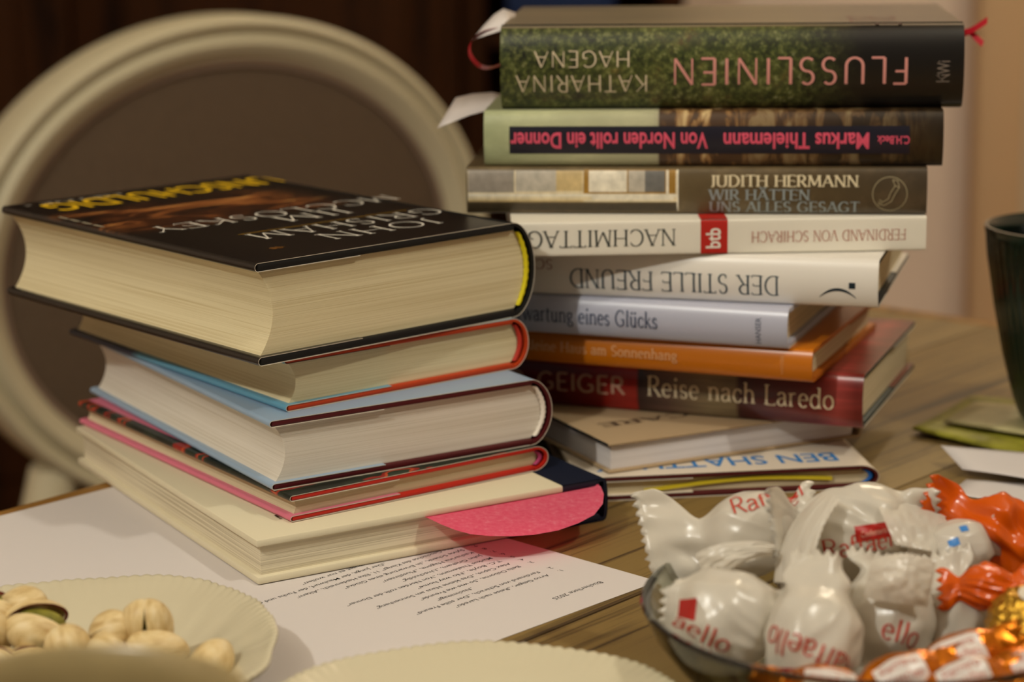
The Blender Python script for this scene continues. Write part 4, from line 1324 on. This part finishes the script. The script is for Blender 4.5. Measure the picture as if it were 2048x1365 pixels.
def script(h, wd): return pen_text('Raffaello', h, wd, .10, .06, False, .02)
def script_part(tx, h, wd): return pen_text(tx, h, wd, .10, .06, False, .02)
GRP = 'white wrapped sweets in the glass bowl'
def white_sweet(label, c, axis, wdir, left, right, seed, texts=(), lab=None, rad=.0150, **kw):
    c = Vector((c[0], c[1], c[2] + TZ))
    t = empty('wrapped_sweet', c, 0, label, 'sweet', GRP)
    k = Candy((0, 0, 0), axis, wdir, rad, left, right, seed, **kw)
    k.build('wrapper', M['wrap'], t)
    if texts: k.text('lettering', texts, M['wrap_red'], t)
    if lab:
        k.patch('red_label', *lab[:4], M['label_red'], t)
        if len(lab) > 4: k.text('label_lettering', [((sans_text('Confetteria', .0022, .010)), lab[4])], mat('pale_label_ink', '#d6a08c', .5, .3), t)
    return t
up_ = (0, .25, 1)
white_sweet('white wrapped sweet with a big saw-toothed flap at the back left rim of the bowl', (.0885, .800, .0465), (1, 0, .22), up_, (.0205, .050, .12), (.007, .030, -.3), 1,
    [(script(.0072, .036), (.0125, R(48), R(4)))], (.008, .020, R(12), R(26)), rad=.0160)
white_sweet('white wrapped sweet lowest at the left of the bowl, saw-toothed flap on its right', (.0735, .745, .0335), (1, -.12, -.10), (0, .3, 1), (.003, .018, .4), (.0075, .036, .25), 2,
    [(script_part('aello', .0075, .021), (-.0085, R(120), R(-14)))], (-.0165, -.0105, R(66), R(96)), rad=.0180, stretch=1.0)
white_sweet('large white wrapped sweet at the back middle with a red name label facing the viewer', (.1265, .800, .0475), (1, .12, .10), up_, (.0125, .044, .9), (.0105, .024, .3), 3,
    [(script(.0075, .033), (.001, R(114), R(3))), (script_part('ello', .0068, .014), (-.0135, R(52), R(62)))],
    (-.0035, .0105, R(80), R(100), (.0035, R(94), R(3))), rad=.0180, stretch=1.15)
white_sweet('white wrapped sweet standing at the front middle with upside down red lettering', (.1020, .7300, .0300), (-.15, -.5, -1), (1, .1, 0), (.0120, .018, -.3), (.010, .036, .5), 4,
    [(script(.0085, .038), (.0020, R(98), R(-105)))], (.0115, .0165, R(92), R(160)), rad=.0175, stretch=1.05)
white_sweet('white wrapped sweet right of the middle with a serrated flap standing up', (.1340, .7640, .0250), (-.12, -.60, -1), (1, .05, 0), (.0070, .032, -.35), (.006, .026, .3), 5,
    [(script_part('ello', .0075, .016), (.0110, R(84), R(80)))], None, rad=.0172, stretch=1.0)
white_sweet('slim white wrapped sweet left of the gold ball', (.1590, .7660, .0235), (.28, -.35, -1), (1, .1, .2), (.0105, .028, -.3), (.0100, .022, .3), 6, (), None, rad=.0118)
t = white_sweet('white sweet with small blue marks under the orange twisted sweet', (.1640, .7900, .0430), (1, .1, .25), up_, (.006, .020, .2), (.006, .02, 0), 7, (), None, rad=.0110)
kb = Candy((0, 0, 0), (1, .1, .25), up_, .0110, (.006, .020, .2), (.006, .02, 0), 7)
M['wrap_blue'] = mat('blue_wrapper_ink', '#2f78c0', .4, .4)
for i, (a_, b_, c_, d_) in enumerate(((-.005, -.001, 60, 76), (-.0085, -.0045, 84, 104), (.001, .004, 38, 52))):
    kb.patch('blue_mark', a_, b_, R(c_), R(d_), M['wrap_blue'], t)

def film(parent, rows, teeth, serrate, seed, nu=40, nv=40):
    """a loose flap of wrapper film through a net of points, saw-toothed along one edge"""
    pv = Vector(parent.location)
    G = [[Vector((x, y, z + TZ)) - pv for x, y, z in r_] for r_ in rows]
    def bern(n, u): return [math.comb(n, i) * u ** i * (1 - u) ** (n - i) for i in range(n + 1)]
    V = []
    n1, n2 = len(G) - 1, len(G[0]) - 1
    def S(u, v):
        bu, bv = bern(n1, u), bern(n2, v)
        q = Vector((0, 0, 0))
        for i in range(n1 + 1):
            for j in range(n2 + 1): q = q + G[i][j] * (bu[i] * bv[j])
        return q
    for i in range(nu + 1):
        for j in range(nv + 1):
            u, v = i / nu, j / nv
            tooth = abs(((v if serrate == 'u' else u) * teeth) % 1 - .5) * 2 * .05
            if serrate == 'u' and i == nu: u += tooth
            if serrate == 'v' and j == nv: v += tooth
            q = S(u, v)
            q = q + Vector((.0, -1, .4)) * (.0012 * noise.noise(Vector((u * 3 + seed, v * 3, seed))) + .0007 * noise.noise(Vector((u * 9, v * 7 + seed, seed * 2))))
            V.append(q)
    return mesh('film_flap', V, grid_faces(nu + 1, nv + 1), M['wrap'], parent, smooth='all')
byl = {o.get('label', ''): o for o in bpy.data.objects if o.name.startswith('wrapped_sweet')}
w1 = [o for l, o in byl.items() if 'back left rim' in l][0]
w3 = [o for l, o in byl.items() if 'back middle' in l][0]
w5 = [o for l, o in byl.items() if 'flap standing up' in l][0]
film(w3, [
  [ (0.1132, 0.7950, 0.0631), (0.1004, 0.7880, 0.0558), (0.0953, 0.7800, 0.0469), (0.0937, 0.7720, 0.0372) ],
  [ (0.1152, 0.7900, 0.0655), (0.1040, 0.7810, 0.0589), (0.0991, 0.7730, 0.0501), (0.0972, 0.7650, 0.0395) ],
  [ (0.1170, 0.7860, 0.0657), (0.1079, 0.7760, 0.0603), (0.1028, 0.7680, 0.0516), (0.1012, 0.7600, 0.0406) ],
  [ (0.1189, 0.7840, 0.0644), (0.1111, 0.7730, 0.0603), (0.1059, 0.7640, 0.0519), (0.1051, 0.7570, 0.0408) ]], 12, 'u', 3.3)
film(w3, [
  [ (0.1325, 0.8000, 0.0623), (0.1332, 0.7870, 0.0614), (0.1349, 0.7800, 0.0568), (0.1384, 0.7780, 0.0488) ],
  [ (0.1446, 0.8050, 0.0597), (0.1439, 0.7900, 0.0584), (0.1435, 0.7820, 0.0542), (0.1442, 0.7780, 0.0478) ],
  [ (0.1550, 0.8100, 0.0561), (0.1532, 0.7950, 0.0548), (0.1505, 0.7850, 0.0512), (0.1493, 0.7780, 0.0468) ],
  [ (0.1639, 0.8120, 0.0530), (0.1603, 0.7980, 0.0518), (0.1567, 0.7880, 0.0488), (0.1538, 0.7800, 0.0449) ]], 9, 'u', 5.1)
film(w5, [
  [ (0.1224, 0.7500, 0.0387), (0.1237, 0.7480, 0.0458), (0.1244, 0.7500, 0.0498), (0.1254, 0.7520, 0.0515) ],
  [ (0.1290, 0.7420, 0.0395), (0.1290, 0.7380, 0.0482), (0.1301, 0.7420, 0.0532), (0.1322, 0.7480, 0.0558) ],
  [ (0.1369, 0.7420, 0.0385), (0.1371, 0.7380, 0.0472), (0.1382, 0.7420, 0.0531), (0.1401, 0.7480, 0.0562) ],
  [ (0.1450, 0.7480, 0.0353), (0.1461, 0.7480, 0.0409), (0.1474, 0.7500, 0.0466), (0.1484, 0.7520, 0.0500) ]], 11, 'v', 7.7)
film(w1, [
  [ (0.0654, 0.7720, 0.0484), (0.0737, 0.7680, 0.0549), (0.0844, 0.7680, 0.0551), (0.0936, 0.7720, 0.0518) ],
  [ (0.0665, 0.7680, 0.0437), (0.0732, 0.7630, 0.0513), (0.0830, 0.7630, 0.0530), (0.0928, 0.7700, 0.0502) ],
  [ (0.0702, 0.7680, 0.0376), (0.0761, 0.7640, 0.0449), (0.0832, 0.7640, 0.0485), (0.0919, 0.7700, 0.0479) ]], 7, 'v', 9.2)

def foil_sweet(name, label, group, c, axis, wdir, rad, left, right, seed, m, rough=.14, stretch=1.12):
    c = Vector((c[0], c[1], c[2] + TZ))
    t = empty(name, c, 0, label, 'sweet', group)
    k = Candy((0, 0, 0), axis, wdir, rad, left, right, seed, rough=rough, stretch=stretch)
    k.build('wrapper', m, t)
    return t, k
foil_sweet('wrapped_sweet', 'bright orange twisted sweet at the back right of the bowl', 'orange twisted sweets', (.1825, .800, .0445), (1, -.12, -.42), up_, .0150, (.0150, .024, .3), (.012, .026, -.3), 11, M['orange_foil'], .25)
foil_sweet('wrapped_sweet', 'small orange twist end lying on white paper above the gold ball', 'orange twisted sweets', (.1680, .7590, .0385), (1, -.25, .12), (0, .45, 1), .0082, (.006, .016, .2), (.007, .017, .3), 12, M['orange_foil'], .25)

m, N, L, P = newmat('gold_foil')
P.inputs['Base Color'].default_value = lin('#c89a38')
P.inputs['Metallic'].default_value = .9
P.inputs['Roughness'].default_value = .28
b = N.new('ShaderNodeBump')
b.inputs['Strength'].default_value = .8
b.inputs['Distance'].default_value = .0012
L.new(noise_node(N, L, coords(N, L), 330, 4, .6), b.inputs['Height'])
L.new(b.outputs['Normal'], P.inputs['Normal'])
M['gold'] = m
gb = empty('gold_sweet', (.1795, .7430, TZ + .0290), 0, 'round crinkled gold foil sweet at the right of the bowl', 'sweet')
bm = bmesh.new()
bmesh.ops.create_icosphere(bm, subdivisions=5, radius=.0142)
for v in bm.verts:
    q = v.co.normalized()
    v.co = q * (.0142 + .0013 * noise.noise(q * 5) + .0009 * abs(noise.noise(q * 11)) + .0004 * noise.noise(q * 24))
obj_bm('foil_wrapper', bm, M['gold'], gb, True)
V = []
for i in range(7):
    for j in range(13):
        rr = .0058 * i / 6
        q = Vector((.15, -.35, 1)).normalized()
        e1 = q.cross(Vector((0, 1, 0))).normalized()
        e2 = q.cross(e1)
        d_ = (q * .0150 + e1 * rr * math.cos(j * math.pi / 6) * 1.3 + e2 * rr * math.sin(j * math.pi / 6)).normalized()
        V.append(d_ * .0158)
mesh('paper_label', V, grid_faces(7, 13), M['paper_edge'], gb, smooth='all')

m, N, L, P = newmat('orange_gold_foil')
P.inputs['Base Color'].default_value = lin('#c8700c')
P.inputs['Metallic'].default_value = .75
P.inputs['Roughness'].default_value = .22
b = N.new('ShaderNodeBump')
b.inputs['Strength'].default_value = .6
b.inputs['Distance'].default_value = .001
L.new(noise_node(N, L, coords(N, L), 260, 3, .6), b.inputs['Height'])
L.new(b.outputs['Normal'], P.inputs['Normal'])
M['og'] = m
M['label_white'] = mat('white_foil_label', '#cfc6c0', .3, .5)
M['label_ink'] = mat('faded_red_ink', '#b8604c', .5, .3)
GK = 'orange gold foil sweets at the front of the bowl'
for (lab, c, ax, wd, seed, ph) in (
    ('orange gold sweet with white label highest of the foil sweets in front', (.1500, .7130, .0270), (1, .10, .38), (0, .5, 1), 21, 72),
    ('orange gold sweet with white label left of the highest foil sweet, in front', (.1275, .7000, .0245), (1, .2, .30), (0, .5, 1), 22, 70),
    ('orange gold sweet with white label lowest between two others at the picture edge', (.1475, .6905, .0255), (1, .1, .30), (0, .5, 1), 23, 62),
    ('orange gold sweet with white label under the gold ball at the right edge', (.1700, .7000, .0265), (1, -.1, .05), (0, .5, 1), 24, 72),
    ('orange gold sweet with white label below the upside down lettered sweet', (.1020, .6960, .0220), (1, -.1, -.15), (0, .5, 1), 25, 52)):
    t, k = foil_sweet('foil_sweet', lab, GK, c, ax, wd, .0118, (.009, .015, .2), (.007, .014, .2), seed, M['og'], .12, 1.25)
    k.patch('paper_label', -.0085, .0085, R(ph - 32), R(ph + 32), M['label_white'], t, .0004)
    k.text('label_lettering', [(sans_text('Ferrero', .0032, .0125), (0, R(ph - 9), 0)), (sans_text('Küsschen', .0032, .0135), (0, R(ph + 15), 0))], M['label_ink'], t)
for o in list(bpy.data.objects):
    if o.name.startswith('lettering_source'): bpy.data.objects.remove(o)
